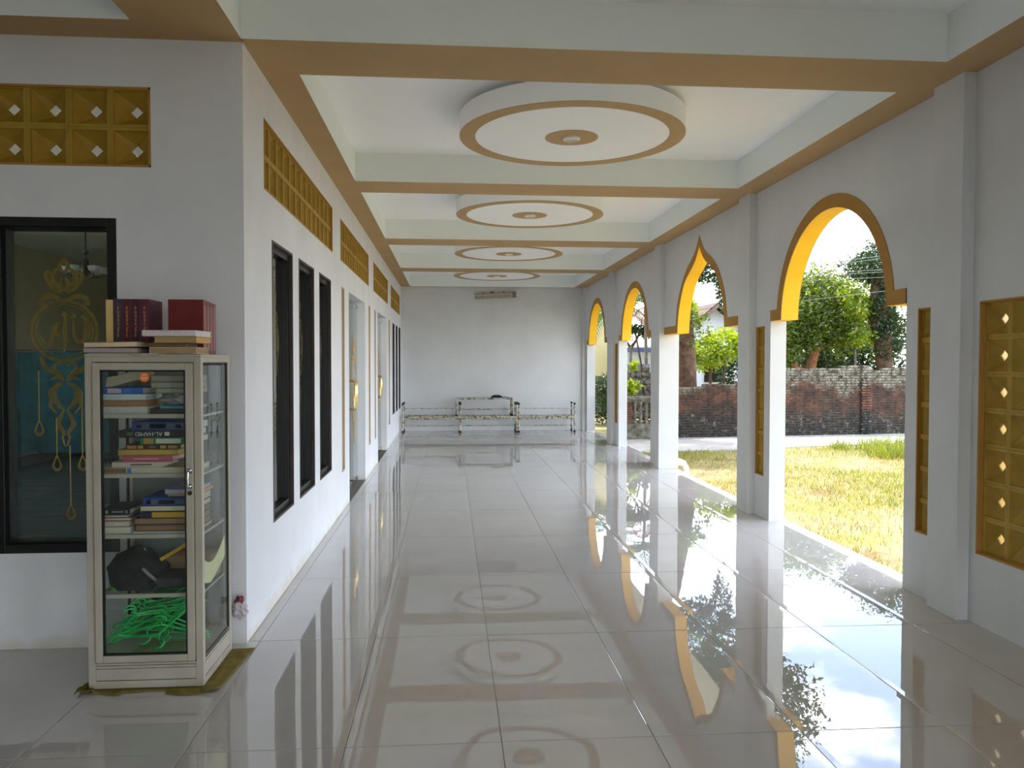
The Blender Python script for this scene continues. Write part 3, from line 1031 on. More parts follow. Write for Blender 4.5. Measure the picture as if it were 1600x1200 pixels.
P = 0.032
for x in (CX0, CX1 - P):
    for y in (CY0, CY1 - P):
        mb = MB(); cbox(mb, x, x + P, y, y + P, 0.003, CH - 0.0125); obj('post', mb, M_ALU, cab, bevel=0.002)
mb = MB()
cbox(mb, CX0, CX1, CY0, CY1, CH - 0.012, CH)
cbox(mb, CX0 + P, CX1 - P, CY0, CY0 + 0.02, CH - 0.036, CH - 0.012); cbox(mb, CX0 + P, CX1 - P, CY1 - 0.02, CY1, CH - 0.036, CH - 0.012)
for x in (CX0, CX1 - 0.02):
    cbox(mb, x, x + 0.02, CY0 + P, CY1 - P, CH - 0.036, CH - 0.012)
obj('top', mb, M_ALU, cab, bevel=0.002)
mb = MB()                                   # skirting: horizontal panels with joints
for z0, z1, ins in ((0.004, 0.038, 0.0), (0.0405, 0.092, 0.002), (0.0945, 0.106, 0.0), (0.108, 0.118, 0.001)):
    cbox(mb, CX0 + P, CX1 - P, CY0 + ins, CY0 + 0.02, z0, z1); cbox(mb, CX0 + P, CX1 - P, CY1 - 0.02, CY1 - ins, z0, z1)
    for x, i0 in ((CX0, 0), (CX1 - 0.02, 1)):
        cbox(mb, x + (0 if i0 else ins), x + 0.02 - (ins if i0 else 0), CY0 + P, CY1 - P, z0, z1)
obj('skirting', mb, M_ALU, cab, bevel=0.0015)
mb = MB(); cbox(mb, CX0 + 0.01, CX1 - 0.01, CY0 + 0.024, CY1 - 0.01, 0.125, 0.14); obj('bottom_board', mb, M_ALU, cab)
SH = [1.235, 0.965, 0.690, 0.418]
for z in SH:
    mb = MB(); cbox(mb, CX0 + 0.022, CX1 - 0.022, CY0 + 0.05, CY1 - 0.022, z - 0.006, z)
    s_ = obj('shelf', mb, M_GLASS_CAB, cab)
    mb = MB(); cbox(mb, CX0 + 0.022, CX1 - 0.022, CY0 + 0.035, CY0 + 0.05, z - 0.016, z + 0.002); cbox(mb, CX0 + 0.022, CX1 - 0.022, CY1 - 0.035, CY1 - 0.022, z - 0.016, z - 0.006)
    for x in (CX0 + 0.022, CX1 - 0.034):
        cbox(mb, x, x + 0.012, CY0 + 0.05, CY1 - 0.035, z - 0.016, z - 0.006)
    obj('shelf_rail', mb, M_ALU, s_)
mb = MB(); cbox(mb, CX0 + 0.02, CX1 - 0.02, CY1 - 0.014, CY1 - 0.009, 0.13, CH - 0.03); obj('back_panel', mb, paint('grey_back_panel', (120, 124, 122), 0.6, 5, 4, 0), cab)
for x in (CX0 + 0.008, CX1 - 0.013):
    mb = MB(); cbox(mb, x, x + 0.005, CY0 + P - 0.01, CY1 - P + 0.01, 0.132, CH - 0.05); sg = obj('side_glass', mb, M_GLASS_CAB, cab)
    mb = MB()
    for q in ((CY0 + P, CY0 + P + 0.006, 0.132, CH - 0.036), (CY1 - P - 0.006, CY1 - P, 0.132, CH - 0.036), (CY0 + P, CY1 - P, 0.132, 0.138), (CY0 + P, CY1 - P, CH - 0.042, CH - 0.036)):
        cbox(mb, x - 0.003, x + 0.008, q[0], q[1], q[2], q[3])
    obj('gasket', mb, M_BLACKGASKET, sg)['label'] = 'black rubber strip round the side glass'
# door
DX0, DX1, DZ0, DZ1 = CX0 + 0.036, CX1 - 0.034, 0.124, 1.468
FWD = 0.032
mb = MB()
yF = CY0 - 0.012
for (a, b, c, d) in ((DX0, DX0 + FWD, DZ0, DZ1), (DX1 - FWD, DX1, DZ0, DZ1), (DX0 + FWD, DX1 - FWD, DZ0, DZ0 + FWD), (DX0 + FWD, DX1 - FWD, DZ1 - FWD, DZ1)):
    cbox(mb, a, b, yF, CY0 + 0.01, c, d)
door = obj('door', mb, M_ALU, cab, bevel=0.003)
mb = MB(); g = FWD
for (a, b, c, d) in ((DX0 + g, DX0 + g + 0.007, DZ0 + g, DZ1 - g), (DX1 - g - 0.007, DX1 - g, DZ0 + g, DZ1 - g), (DX0 + g, DX1 - g, DZ0 + g, DZ0 + g + 0.007), (DX0 + g, DX1 - g, DZ1 - g - 0.007, DZ1 - g)):
    cbox(mb, a, b, yF + 0.004, CY0 + 0.008, c, d)
obj('gasket', mb, M_BLACKGASKET, door)['label'] = 'black rubber strip round the door glass'
mb = MB(); cbox(mb, DX0 + g, DX1 - g, yF + 0.009, yF + 0.013, DZ0 + g, DZ1 - g); obj('door_glass', mb, M_GLASS_CAB, door)
mb = MB(); hx = DX1 - 0.014 - OX; hy = yF - OY
mb.tube([(hx, hy, 0.985), (hx, hy - 0.028, 0.985), (hx, hy - 0.034, 0.978), (hx, hy - 0.034, 0.922), (hx, hy - 0.028, 0.915), (hx, hy, 0.915)], 0.0045, 8)
for z in (0.985, 0.915):
    mb.box(hx - 0.01, hx + 0.01, hy - 0.004, hy + 0.002, z - 0.012, z + 0.012)
obj('handle', mb, M_CHROME, door, smooth=True)
mb = MB(); mb.tube([(hx, hy + 0.002, 0.885), (hx, hy - 0.006, 0.885)], 0.010, 14); obj('lock', mb, paint('brown_lock', (66, 48, 36), 0.4, 6, 10, 0), door, smooth=True)
mb = MB(); mb.box(-0.0015 + DX0 - OX - 0.003, DX0 - OX - 0.001, CY0 - OY - 0.001, CY0 - OY + 0.01, DZ0, DZ1); obj('hinge_strip', mb, paint('red_brown_strip', (74, 30, 20), 0.8, 6, 10, 0), cab)  # thin dark red-brown strip filling the slit at the door's hinge edge
st = MB(); st.lathe([(0, 0), (0.022, 0), (0.022, 0.0008), (0, 0.0008)], 28)
sk = obj('sticker', st, paint('orange_sticker', (238, 120, 30), 0.4, 4, 8, 0), door, loc=(-1.359 - OX, yF + 0.0085 - OY, 1.404), rot=(PI / 2, 0, 0))
sk['label'] = 'round orange sticker with a pale mark'
mbm = MB()
mf = lambda u, v, w: (-1.359 - OX + u, yF + 0.0076 - OY, 1.404 + v)
for P_ in ([(-.015, -.003), (-.008, .001), (0, -.002), (.008, .001), (.015, -.003)], [(-.013, -.008), (.013, -.008)], [(-.010, .008), (-.005, .014), (0, .009), (.005, .014), (.010, .008)]):
    ribbon(mbm, P_, 0.003, mf, 0.0003)
obj('sticker_mark', mbm, paint('cream_print', (244, 222, 190), 0.5, 3, 8, 0), door)

# ------------------------------------------------------------------ books


def colmat(c, rough=0.6):
    return paint('book_%d_%d_%d' % c, c, rough, 5, 24, 0)


PAGES = (214, 200, 166); PAGES_W = (222, 218, 206)


def book(label, x0, x1, y0, y1, z0, h, cover, pages=PAGES, spine='front', rx=0.0, ry=0.0, rz=0.0, group=None, cat='book', soft=False, rough=0.55):
    """a book lying flat in the box given; spine names the side of the spine: front, back, left, right."""
    w, d = x1 - x0, y1 - y0
    t = 0.0012 if soft else min(0.003, h * 0.16)
    o = tag(empty('book' if cat == 'book' else cat.replace(' ', '_'), ((x0 + x1) / 2, (y0 + y1) / 2, z0)), label, cat, group)
    o.rotation_euler = (rx, ry, rz)
    X0, X1, Y0_, Y1_ = -w / 2, w / 2, -d / 2, d / 2
    mb = MB(); mb.box(X0, X1, Y0_, Y1_, 0, t).box(X0, X1, Y0_, Y1_, h - t, h)
    s = {'front': (X0, X1, Y0_, Y0_ + t), 'back': (X0, X1, Y1_ - t, Y1_), 'left': (X0, X0 + t, Y0_, Y1_), 'right': (X1 - t, X1, Y0_, Y1_)}[spine]
    mb.box(s[0], s[1], s[2], s[3], t, h - t)
    obj('cover', mb, colmat(cover, rough), o, bevel=min(0.0012, t * 0.4))
    e = 0.0 if soft else 0.004
    mb = MB(); mb.box(X0 + (t if spine == 'left' else e), X1 - (t if spine == 'right' else e), Y0_ + (t if spine == 'front' else e), Y1_ - (t if spine == 'back' else e), t, h - t)
    obj('pages', mb, colmat(pages, 0.9), o)
    o['_h'] = h
    return o


def label_strip(o, u0, u1, z0, z1, d, c, name='spine_label'):
    """printed patch on the front edge of a flat book o."""
    mb = MB(); mb.box(u0, u1, -d / 2 - 0.0009, -d / 2 - 0.0001, z0, z1)
    return obj(name, mb, colmat(c, 0.5), o)


def lettering(text, parent, loc, rot, size, c, name='lettering', align='CENTER'):
    cu = bpy.data.curves.new(name, 'FONT'); cu.body = text; cu.size = size; cu.align_x = align; cu.align_y = 'CENTER'; cu.extrude = 0.0003
    cu.materials.append(colmat(c, 0.5)); cu.resolution_u = 2
    tmp = bpy.data.objects.new(name, cu); COL.objects.link(tmp)
    dg = bpy.context.evaluated_depsgraph_get()
    me = bpy.data.meshes.new_from_object(tmp.evaluated_get(dg)); me.name = name
    bpy.data.objects.remove(tmp); bpy.data.curves.remove(cu)
    return put(name, me, parent, loc, rot)


TOP = CH
# the row of upright maroon volumes on top, left
MAROON = (92, 30, 42); MAROON2 = (78, 28, 48)
GRP = 'maroon volumes standing on the cabinet'


def upright(label, x0, x1, y0, y1, z0, H, cover, pages, spine, group=None):
    """upright book; spine: front (-y), right (+x) or back (+y)."""
    o = tag(empty('book', ((x0 + x1) / 2, (y0 + y1) / 2, z0)), label, 'book', group)
    w, d = x1 - x0, y1 - y0; t = 0.003
    X0, X1, Y0_, Y1_ = -w / 2, w / 2, -d / 2, d / 2
    mb = MB()
    if spine in ('front', 'back'):
        mb.box(X0, X0 + t, Y0_, Y1_, 0, H).box(X1 - t, X1, Y0_, Y1_, 0, H)
        ys = (Y0_, Y0_ + t) if spine == 'front' else (Y1_ - t, Y1_)
        mb.box(X0 + t, X1 - t, ys[0], ys[1], 0, H)
        pb = (X0 + t, X1 - t, Y0_ + (t if spine == 'front' else 0.003), Y1_ - (t if spine == 'back' else 0.003))
    else:
        mb.box(X0, X1, Y0_, Y0_ + t, 0, H).box(X0, X1, Y1_ - t, Y1_, 0, H)
        mb.box(X1 - t, X1, Y0_ + t, Y1_ - t, 0, H)
        pb = (X0 + 0.003, X1 - t, Y0_ + t, Y1_ - t)
    obj('cover', mb, colmat(cover, 0.42), o, bevel=0.001)
    mb = MB(); mb.box(*pb, 0.004, H - 0.004); obj('pages', mb, colmat(pages, 0.9), o)
    return o


xs = [-1.624, -1.583, -1.543, -1.504, -1.464, -1.422]
labs = ['upright maroon volume with cream page edge facing out, leftmost on the cabinet',
        'upright slate grey spined volume next to the cream page edge on the cabinet',
        'upright maroon volume with gold spine title, just right of the slate grey spine',
        'upright maroon volume with gold spine title, between two like it on the cabinet',
        'upright maroon volume showing its purple-red cover side, right end of the left row']
for i in range(5):
    cv = [MAROON, (70, 52, 66), MAROON, MAROON2, (96, 34, 56)][i]
    o = upright(labs[i], xs[i] + 0.0005, xs[i + 1] - 0.0005, 3.86, 4.035, TOP + 0.0005, 0.262, cv, (224, 196, 128) if i == 0 else PAGES, 'back' if i == 0 else 'front', GRP)
    if i:
        lettering("AL-QUR'AN & Tafsirnya", o, (0, -0.0878, 0.155), (PI / 2, -PI / 2 + PI, 0), 0.0145, (206, 170, 96))
        lettering(str(i + 1), o, (0, -0.0878, 0.05), (PI / 2, 0, 0), 0.014, (206, 170, 96), 'volume_number')
ys = [3.86, 3.913, 3.965, 4.012, 4.058]
labs = ['upright dark red volume, broad plain cover facing out, beside the white book stack',
        'upright maroon volume right behind the plain red cover, nearer of three edge-on',
        'upright maroon volume, middle of the three edge-on behind the red cover',
        'upright maroon volume at the back of the right row, touching the wall']
for i in range(4):
    o = upright(labs[i], -1.335, -1.172, ys[i] + 0.0005, ys[i + 1] - 0.0005, TOP + 0.0005, 0.262 - 0.003 * i, [(112, 28, 30), (104, 34, 40), (96, 30, 40), (110, 32, 40)][i], PAGES, 'right', GRP)
    mb = MB(); mb.box(0.0812, 0.0818, -0.008, 0.008, 0.02, 0.235); obj('spine_label', mb, colmat((170, 120, 112), 0.5), o)

# loose books lying on the cabinet
z = TOP + 0.0005
tag(obj('paper_sheet', MB().box(-1.60, -1.30, 3.628, 3.80, z, z + 0.003), colmat((196, 190, 180), 0.9), rot=(0, 0, 0)),
    'loose grey papers flat on the cabinet under the two left books', 'papers')
mbp = MB()
for i in range(8):
    xa, xb = -1.42 + 0.025 * i, -1.42 + 0.025 * (i + 1)
    za, zb = [TOP + 0.0045 - 0.020 * math.exp(-((k - 3) / 2.2) ** 2) for k in (i, i + 1)]
    mbp.face([(xa, 3.612, za), (xb, 3.612, zb), (xb, 3.66, TOP + 0.004), (xa, 3.66, TOP + 0.004)])
tag(obj('paper_sheet', mbp, colmat((208, 196, 180), 0.9), smooth='all'), 'creased paper drooping over the top front edge of the cabinet', 'papers')
z0 = TOP + 0.004
book('lilac grey book under the cream one, left front on the cabinet', -1.637, -1.40, 3.65, 3.84, z0, 0.025, (96, 44, 52), (176, 164, 166), 'back', rz=0.05)
book('cream paged book resting tilted on the lilac one, left front on the cabinet', -1.633, -1.395, 3.655, 3.84, z0 + 0.026, 0.025, (150, 130, 110), (222, 204, 168), 'back', ry=-0.02, rz=-0.03)
book('thin pale brown book with white spine edge, bottom of the right stack', -1.345, -1.14, 3.65, 3.84, z0 - 0.002, 0.030, (196, 190, 182), (170, 142, 100), 'left')
book('dark brown thin book second in the right stack on the cabinet', -1.36, -1.19, 3.655, 3.84, z0 + 0.0285, 0.018, (84, 66, 44), (116, 94, 62), 'back', rz=0.03)
o = book('tan book with yellow right cover edge, third in the right stack', -1.325, -1.135, 3.65, 3.84, z0 + 0.047, 0.029, (190, 150, 74), (176, 150, 108), 'right', rz=-0.04)
book('white bound book lying on top of the right stack', -1.368, -1.13, 3.635, 3.835, z0 + 0.0765, 0.027, (214, 206, 208), (212, 206, 206), 'front', rz=-0.06)


def stack(base, rows, y0=3.69, depth=0.20):
    z = base + 0.0006
    for r in rows:
        lab, x0, x1, h, cover, pages, spine = r[:7]
        kw = r[7] if len(r) > 7 else {}
        dep = kw.pop('d', depth); dy = kw.pop('dy', 0.0); strips = kw.pop('strips', ())
        txt = kw.pop('text', None)
        o = book(lab, x0, x1, y0 + dy, y0 + dy + dep, z, h, cover, pages, spine, **kw)
        for s in strips:
            label_strip(o, s[0], s[1], h * s[2], h * s[3], dep, s[4])
        if txt:
            lettering(txt[0], o, (txt[1], -dep / 2 - 0.0012, h / 2), (PI / 2, txt[4] if len(txt) > 4 else 0, 0), txt[2], txt[3])
        z += h + 0.0006


G1 = 'books inside the cabinet'
XR_IN = -1.165
stack(SH[0], [
    ('grey white bundle of thick papers at the bottom left of the top shelf', -1.590, -1.372, 0.034, (196, 194, 184), (188, 184, 170), 'front', {'cat': 'papers', 'soft': True}),
    ('brown orange paged book above the paper bundle on the top shelf', -1.590, -1.372, 0.028, (130, 108, 84), (168, 118, 74), 'back'),
    ('pale white green edged book below the blue one, top shelf', -1.575, -1.375, 0.027, (206, 214, 212), (196, 206, 204), 'back'),
    ('blue spined book with pale pink title patch on the top shelf', -1.590, -1.390, 0.030, (28, 96, 176), (200, 200, 196), 'front', {'strips': ((-0.055, 0.005, 0.15, 0.85, (206, 170, 176)), (0.015, 0.05, 0.2, 0.8, (70, 110, 180)))}),
])
stack(SH[0], [
    ('dark brown book at the bottom right of the top shelf', -1.362, XR_IN, 0.024, (60, 48, 40), (70, 58, 50), 'front'),
    ('thin teal booklet on the dark brown book, top shelf', -1.318, XR_IN, 0.012, (60, 140, 150), (120, 150, 150), 'front', {'soft': True}),
], y0=3.70)
stack(SH[0] + 0.094, [
    ('thin grey paged book above the plastic wrap, top shelf', -1.345, XR_IN, 0.022, (150, 148, 136), (168, 164, 148), 'back'),
    ('thick grey beige paged book below the uppermost one, top shelf', -1.365, XR_IN, 0.028, (120, 110, 96), (166, 158, 138), 'back'),
    ('wide beige paged book uppermost behind the orange sticker', -1.365, XR_IN, 0.030, (140, 130, 112), (160, 152, 132), 'back'),
], y0=3.71)
mb = MB()                                   # crumpled clear plastic between
NN = 9
bm = bmesh.new(); bmesh.ops.create_icosphere(bm, subdivisions=3, radius=1.0)
for v in bm.verts:
    f = 1 + 0.22 * math.sin(7 * v.co.x + 5 * v.co.y) * math.cos(6 * v.co.z + 3 * v.co.x)
    v.co = Vector((v.co.x * 0.086 * f, v.co.y * 0.07 * f, max(v.co.z * 0.034 * f, -0.028)))
me = bpy.data.meshes.new('plastic_wrap'); bm.to_mesh(me); bm.free(); me.materials.append(M_PLASTICBAG)
tag(put('plastic_wrap', me, None, (-1.262, 3.80, SH[0] + 0.0665)), 'crumpled clear plastic wrap between books on the top shelf', 'plastic wrap')
# rolled notebook hanging at the left of the top shelf
mb = MB()
Pn = [(-1.555, 0), (-1.548, 0.045), (-1.50, 0.052), (-1.45, 0.068), (-1.402, 0.078), (-1.398, 0.035), (-1.45, 0.024), (-1.50, 0.008), (-1.53, 0.0)]
mb.prism(Pn, lambda u, v, w: (u, 3.69 + w, SH[0] + 0.1235 + v), 0.17)
tag(obj('notebook', mb, colmat((178, 166, 142), 0.85), bevel=0.003), 'curled beige notebook tilted above the blue book, top shelf', 'notebook')

stack(SH[1], [
    ('long white and brown papers at the bottom of the second shelf', -1.590, XR_IN, 0.027, (170, 160, 140), (200, 192, 170), 'back', {'cat': 'papers', 'soft': True, 'strips': ((-0.212, -0.09, 0.1, 0.9, (130, 98, 70)), (-0.085, -0.068, 0.1, 0.9, (86, 120, 176)))}),
    ('pinkish white spined book with small black print, second shelf', -1.530, -1.309, 0.024, (206, 184, 172), (206, 190, 176), 'front', {'strips': ((-0.03, 0.065, 0.35, 0.65, (120, 96, 92)),)}),
    ('rose pink spined book in the second shelf stack', -1.485, -1.262, 0.028, (178, 88, 104), (190, 150, 150), 'front', {'strips': ((-0.06, 0.05, 0.4, 0.6, (206, 150, 150)),)}),
    ('ochre yellow paged book jutting left, second shelf', -1.507, -1.235, 0.028, (150, 118, 50), (188, 152, 66), 'back', {'ry': 0.0}),
    ('dark brown spined book with gold blocks, second shelf', -1.468, -1.225, 0.022, (66, 42, 24), (180, 160, 110), 'front', {'strips': ((-0.115, -0.075, 0.15, 0.8, (176, 124, 62)), (-0.068, -0.045, 0.15, 0.8, (184, 146, 66)), (-0.02, 0.01, 0.15, 0.8, (120, 84, 70)), (0.03, 0.055, 0.15, 0.8, (184, 146, 66)), (0.065, 0.105, 0.15, 0.8, (160, 118, 70)))}),
    ('green spined book with gold and cream panels, second shelf', -1.405, XR_IN, 0.030, (22, 120, 72), (206, 200, 180), 'front', {'strips': ((-0.104, -0.06, 0.1, 0.9, (172, 132, 62)), (-0.05, 0.06, 0.15, 0.85, (204, 198, 178)))}),
    ('black spined book with upside down AL-HAMID title, second shelf', -1.498, XR_IN - 0.01, 0.034, (30, 32, 32), (200, 200, 190), 'front', {'strips': ((-0.125, -0.100, 0.25, 0.75, (96, 88, 58)), (0.04, 0.062, 0.25, 0.75, (196, 196, 186))), 'text': ('AL-HAMID', -0.03, 0.026, (206, 206, 200), PI)}),
    ('blue spined book with grey title panel, topmost on the second shelf', -1.441, XR_IN, 0.036, (30, 52, 138), (200, 200, 190), 'front', {'strips': ((-0.118, 0.09, 0.15, 0.8, (70, 84, 84)), (-0.06, 0.015, 0.2, 0.75, (170, 176, 176)), (-0.117, -0.095, 0.25, 0.7, (206, 134, 72)), (0.055, 0.08, 0.25, 0.7, (206, 134, 72)))}),
], y0=3.69, depth=0.22)
stack(SH[2], [
    ('thick white papers at the bottom left of the third shelf', -1.590, -1.452, 0.030, (206, 200, 186), (212, 204, 184), 'back', {'cat': 'papers', 'soft': True}),
    ('pinkish white book second from the bottom left, third shelf', -1.590, -1.455, 0.028, (170, 124, 116), (206, 190, 176), 'back', {'strips': ((0.0, 0.04, 0.4, 0.6, (230, 224, 214)),)}),
    ('thin dusty red book under the black spined one, third shelf', -1.588, -1.448, 0.014, (128, 60, 60), (206, 196, 180), 'back'),
    ('thin pale book with red cover corner, left of third shelf', -1.588, -1.460, 0.012, (126, 52, 54), (190, 184, 170), 'back'),
    ('black spined book with white bars and ornaments, left on third shelf', -1.586, -1.452, 0.027, (34, 38, 40), (190, 190, 180), 'front', {'strips': ((-0.062, -0.052, 0.2, 0.8, (190, 196, 196)), (-0.042, -0.03, 0.25, 0.75, (150, 160, 160)), (-0.012, 0.036, 0.42, 0.6, (140, 150, 150)), (0.046, 0.056, 0.25, 0.75, (120, 130, 130)))}),
])
stack(SH[2], [
    ('thin white papers under the right stack, third shelf', -1.440, XR_IN, 0.008, (196, 200, 196), (200, 204, 200), 'back', {'cat': 'papers', 'soft': True}),
    ('thick brown paged book at the bottom right of the third shelf', -1.431, XR_IN, 0.030, (96, 62, 66), (140, 112, 84), 'back'),
    ('thick brown paged book second from the bottom right, third shelf', -1.436, XR_IN, 0.030, (92, 60, 66), (146, 116, 86), 'back'),
    ('dark navy book with golden yellow panel, third shelf', -1.411, XR_IN, 0.029, (28, 30, 54), (120, 110, 90), 'front', {'strips': ((-0.068, 0.12, 0.08, 0.92, (196, 150, 36)),)}),
    ('cream white paged book under the blue one, third shelf', -1.411, XR_IN, 0.027, (60, 52, 46), (206, 196, 170), 'back'),
    ('blue spined book with pale title panel on the third shelf', -1.396, XR_IN, 0.036, (30, 60, 150), (190, 180, 160), 'front', {'strips': ((-0.10, 0.1, 0.15, 0.75, (74, 92, 96)), (-0.045, 0.025, 0.2, 0.7, (186, 190, 188)), (-0.10, -0.078, 0.2, 0.7, (206, 148, 84)))}),
    ('golden yellow covered book lying across the right stack, third shelf', -1.30, XR_IN, 0.014, (226, 170, 58), (224, 180, 84), 'right', {'dy': 0.03}),
    ('pale lavender paged book on top of the third shelf stack', -1.302, XR_IN, 0.022, (150, 150, 178), (170, 168, 190), 'back'),
], y0=3.69, depth=0.25)

# fourth shelf: bag, box, folder, papers
bm = bmesh.new(); bmesh.ops.create_icosphere(bm, subdivisions=4, radius=1.0)
for v in bm.verts:
    c = v.co.copy()
    f = 1 + 0.07 * math.sin(9 * c.x + 3 * c.z) * math.cos(7 * c.z - 4 * c.y) + 0.035 * math.sin(19 * c.x + 13 * c.z + 11 * c.y)
    zz = c.z * 0.125 * f * (1 - 0.35 * max(0, c.x))
    v.co = Vector((c.x * 0.137 * f, c.y * 0.105 * f, max(zz, -0.060) + 0.0605))
me = bpy.data.meshes.new('cloth_bag'); bm.to_mesh(me); bm.free(); me.materials.append(M_CHARCOAL)
me.polygons.foreach_set('use_smooth', [True] * len(me.polygons))
bag = tag(put('cloth_bag', me, None, (-1.458, 3.81, SH[3] + 0.0006)), 'bulky charcoal cloth bag slumped on the lowest shelf', 'bag')
mb = MB(); mb.tube([(0.05, -0.098, 0.105), (0.085, -0.106, 0.075), (0.115, -0.09, 0.04), (0.128, -0.06, 0.02)], 0.008, 8); obj('zip_pull', mb, colmat((120, 122, 120), 0.4), bag, smooth=True)
mb = MB(); mb.tube([(0.01, 0.02, 0.17), (0.035, 0.0, 0.145), (0.075, -0.03, 0.13), (0.10, -0.05, 0.10)], 0.007, 8); obj('strap', mb, colmat((196, 196, 196), 0.6), bag, smooth=True)
mb = MB()
mb.box(-0.10, 0.10, -0.09, 0.09, 0, 0.10).box(-0.104, 0.104, -0.094, 0.094, 0.088, 0.122)
tag(obj('cardboard_box', mb, M_CARD, bevel=0.002, loc=(-1.252, 3.955, SH[3] + 0.0006)), 'flat brown cardboard box at the right of the lowest shelf', 'box')
mb = MB(); mb.box(-0.085, 0.10, -0.06, 0.06, 0, 0.006).box(-0.085, 0.10, -0.0605, -0.054, 0, 0.016)
tag(obj('folder', mb, colmat((214, 164, 40), 0.4), bevel=0.001, loc=(-1.262, 3.80, SH[3] + 0.175), rot=(0, -0.55, 0)), 'slanting yellow folder leaning on the cardboard box', 'folder')
mb = MB(); mb.box(-0.09, 0.09, -0.1, 0.1, 0, 0.045); mb.box(-0.03, 0.03, -0.104, -0.1, 0.008, 0.04)
tag(obj('pouch', mb, colmat((44, 48, 50), 0.8), bevel=0.012, loc=(-1.250, 3.79, SH[3] + 0.02)), 'dark fabric pouch right of the charcoal bag, lowest shelf', 'pouch')
mb = MB()
for i in range(10):
    a0, a1 = i / 10, (i + 1) / 10
    pt = lambda a, s: (-1.1335 - 0.008 * math.sin(3.0 * a), 3.68 + 0.385 * a, (SH[3] + 0.165 - 0.08 * math.sin(PI * a) + 0.03 * a) if s else (SH[3] + 0.004 + 0.16 * abs(a - 0.4) ** 1.4))
    mb.face([pt(a0, 0), pt(a1, 0), pt(a1, 1), pt(a0, 1)])
tag(obj('paper_sheet', mb, colmat((236, 228, 176), 0.85), smooth='all'), 'curled cream paper pressed against the cabinet side glass', 'papers')


def hanger_mesh():
    P = [(-0.20, 0, 0), (0.20, 0, 0), (0.19, 0, 0.02), (0.02, 0, 0.115), (0, 0, 0.125)]
    mb = MB()
    mb.tube([(0, 0, 0.125), (-0.02, 0, 0.115), (-0.19, 0, 0.025), (-0.203, 0, 0.010), (-0.19, 0, 0), (0.19, 0, 0), (0.203, 0, 0.010), (0.19, 0, 0.025), (0.02, 0, 0.115), (0, 0, 0.125)], 0.0042, 7)
    hk = [(0, 0, 0.125), (0, 0, 0.155)] + [(0.024 * math.sin(t), 0, 0.18 - 0.024 * math.cos(t)) for t in [PI * (0.05 + 0.16 * k) for k in range(9)]]
    mb.tube(hk, 0.0036, 7)
    return mb.mesh('clothes_hanger', M_HANGER, smooth=True)


HM = hanger_mesh()
HL = 'bright green plastic clothes hanger tangled in the heap at the cabinet bottom'
for i in range(14):
    ry = -0.42 - 0.07 * math.sin(i * 2.4)
    if i % 2:                                  # turned over: hook hanging below the bar
        rx, zc = PI - 0.9 - 0.1 * math.sin(i * 1.7), 0.272 + 0.002 * i
    else:
        rx, zc = 0.80 + 0.12 * math.sin(i * 1.3), 0.151 + 0.2 * math.sin(-ry)
    o = put('clothes_hanger', HM, None, (-1.405 + 0.03 * math.sin(i * 2.1), 3.812 + 0.0145 * i, zc), (rx, ry, 0.08 * math.sin(i * 0.9)))
    tag(o, HL, 'hanger', 'green hangers heaped in the cabinet')
for i in range(3):
    ry = 0.10 + 0.05 * i
    o = put('clothes_hanger', HM, None, (-1.345 - 0.008 * i, 3.80 + 0.036 * i, 0.155 + 0.2 * math.sin(ry) + 0.006 * i), (0.78, ry, 0.12 - 0.07 * i))
    tag(o, HL, 'hanger', 'green hangers heaped in the cabinet')
for i in range(2):
    o = put('clothes_hanger', HM, None, (-1.365, 3.76 + 0.08 * i, SH[3] + 0.006 + 0.010 * i), (-PI / 2 + 0.02, 0, 0.06 - 0.1 * i))
    tag(o, 'green plastic hanger lying flat on the lowest shelf under the bag, %s' % ('front one' if i == 0 else 'rear one'), 'hanger', 'green hangers on the lowest shelf')
mb = MB(); mb.prism([(0, 0), (0.27, 0), (0.27, 0.22), (0.04, 0.22), (0, 0.17)], lambda u, v, w: (-1.49 + u, 4.035 + w, 0.1406 + v), 0.035)
tag(obj('black_bag', mb, M_CHARCOAL, bevel=0.01), 'flat black bag standing behind the green hangers', 'bag')
mb = MB(); mb.box(-0.13, 0.13, -0.09, 0.09, 0, 0.004).box(-0.09, 0.10, -0.07, 0.06, 0.004, 0.007)
tag(obj('leaflet', mb, colmat((150, 150, 110), 0.5), loc=(-1.32, 3.74, 0.1408)), 'glossy leaflets on the cabinet floor under the hangers', 'papers')

# olive cloth under the cabinet
bm = bmesh.new()
NX, NY = 44, 36
grid = [[None] * (NY + 1) for _ in range(NX + 1)]
for i in range(NX + 1):
    for j in range(NY + 1):
        u, v = i / NX, j / NY
        x = -1.655 + (0.655 - 0.035 * (1 - v)) * u; y = 3.572 + 0.53 * v - 0.025 * u * (1 - v) + 0.012 * math.sin(u * 14) * (1 - v) ** 3
        inside = CX0 - 0.01 < x < CX1 + 0.012 and CY0 - 0.012 < y < CY1 + 0.01
        z = 0.0016 if inside else 0.003 + 0.004 * (math.sin(23 * u + 9 * v) * math.sin(17 * v + 4 * u) + 1) * 0.5
        if not inside and u > 0.9 and v < 0.12:
            z += 0.012 * (0.12 - v) / 0.12
        if not inside and u < 0.12 and v < 0.2:
            z += 0.014 * abs(math.sin(40 * u + 20 * v))
        grid[i][j] = bm.verts.new((x, y, z))
for i in range(NX):
    for j in range(NY):
        u, v = i / NX, j / NY
        if 0.30 < u < 0.62 and v < 0.045:      # ragged front edge tucked under
            continue
        bm.faces.new((grid[i][j], grid[i + 1][j], grid[i + 1][j + 1], grid[i][j + 1]))
me = bpy.data.meshes.new('floor_cloth'); bm.to_mesh(me); bm.free(); me.materials.append(M_OLIVE)
me.polygons.foreach_set('use_smooth', [True] * len(me.polygons))
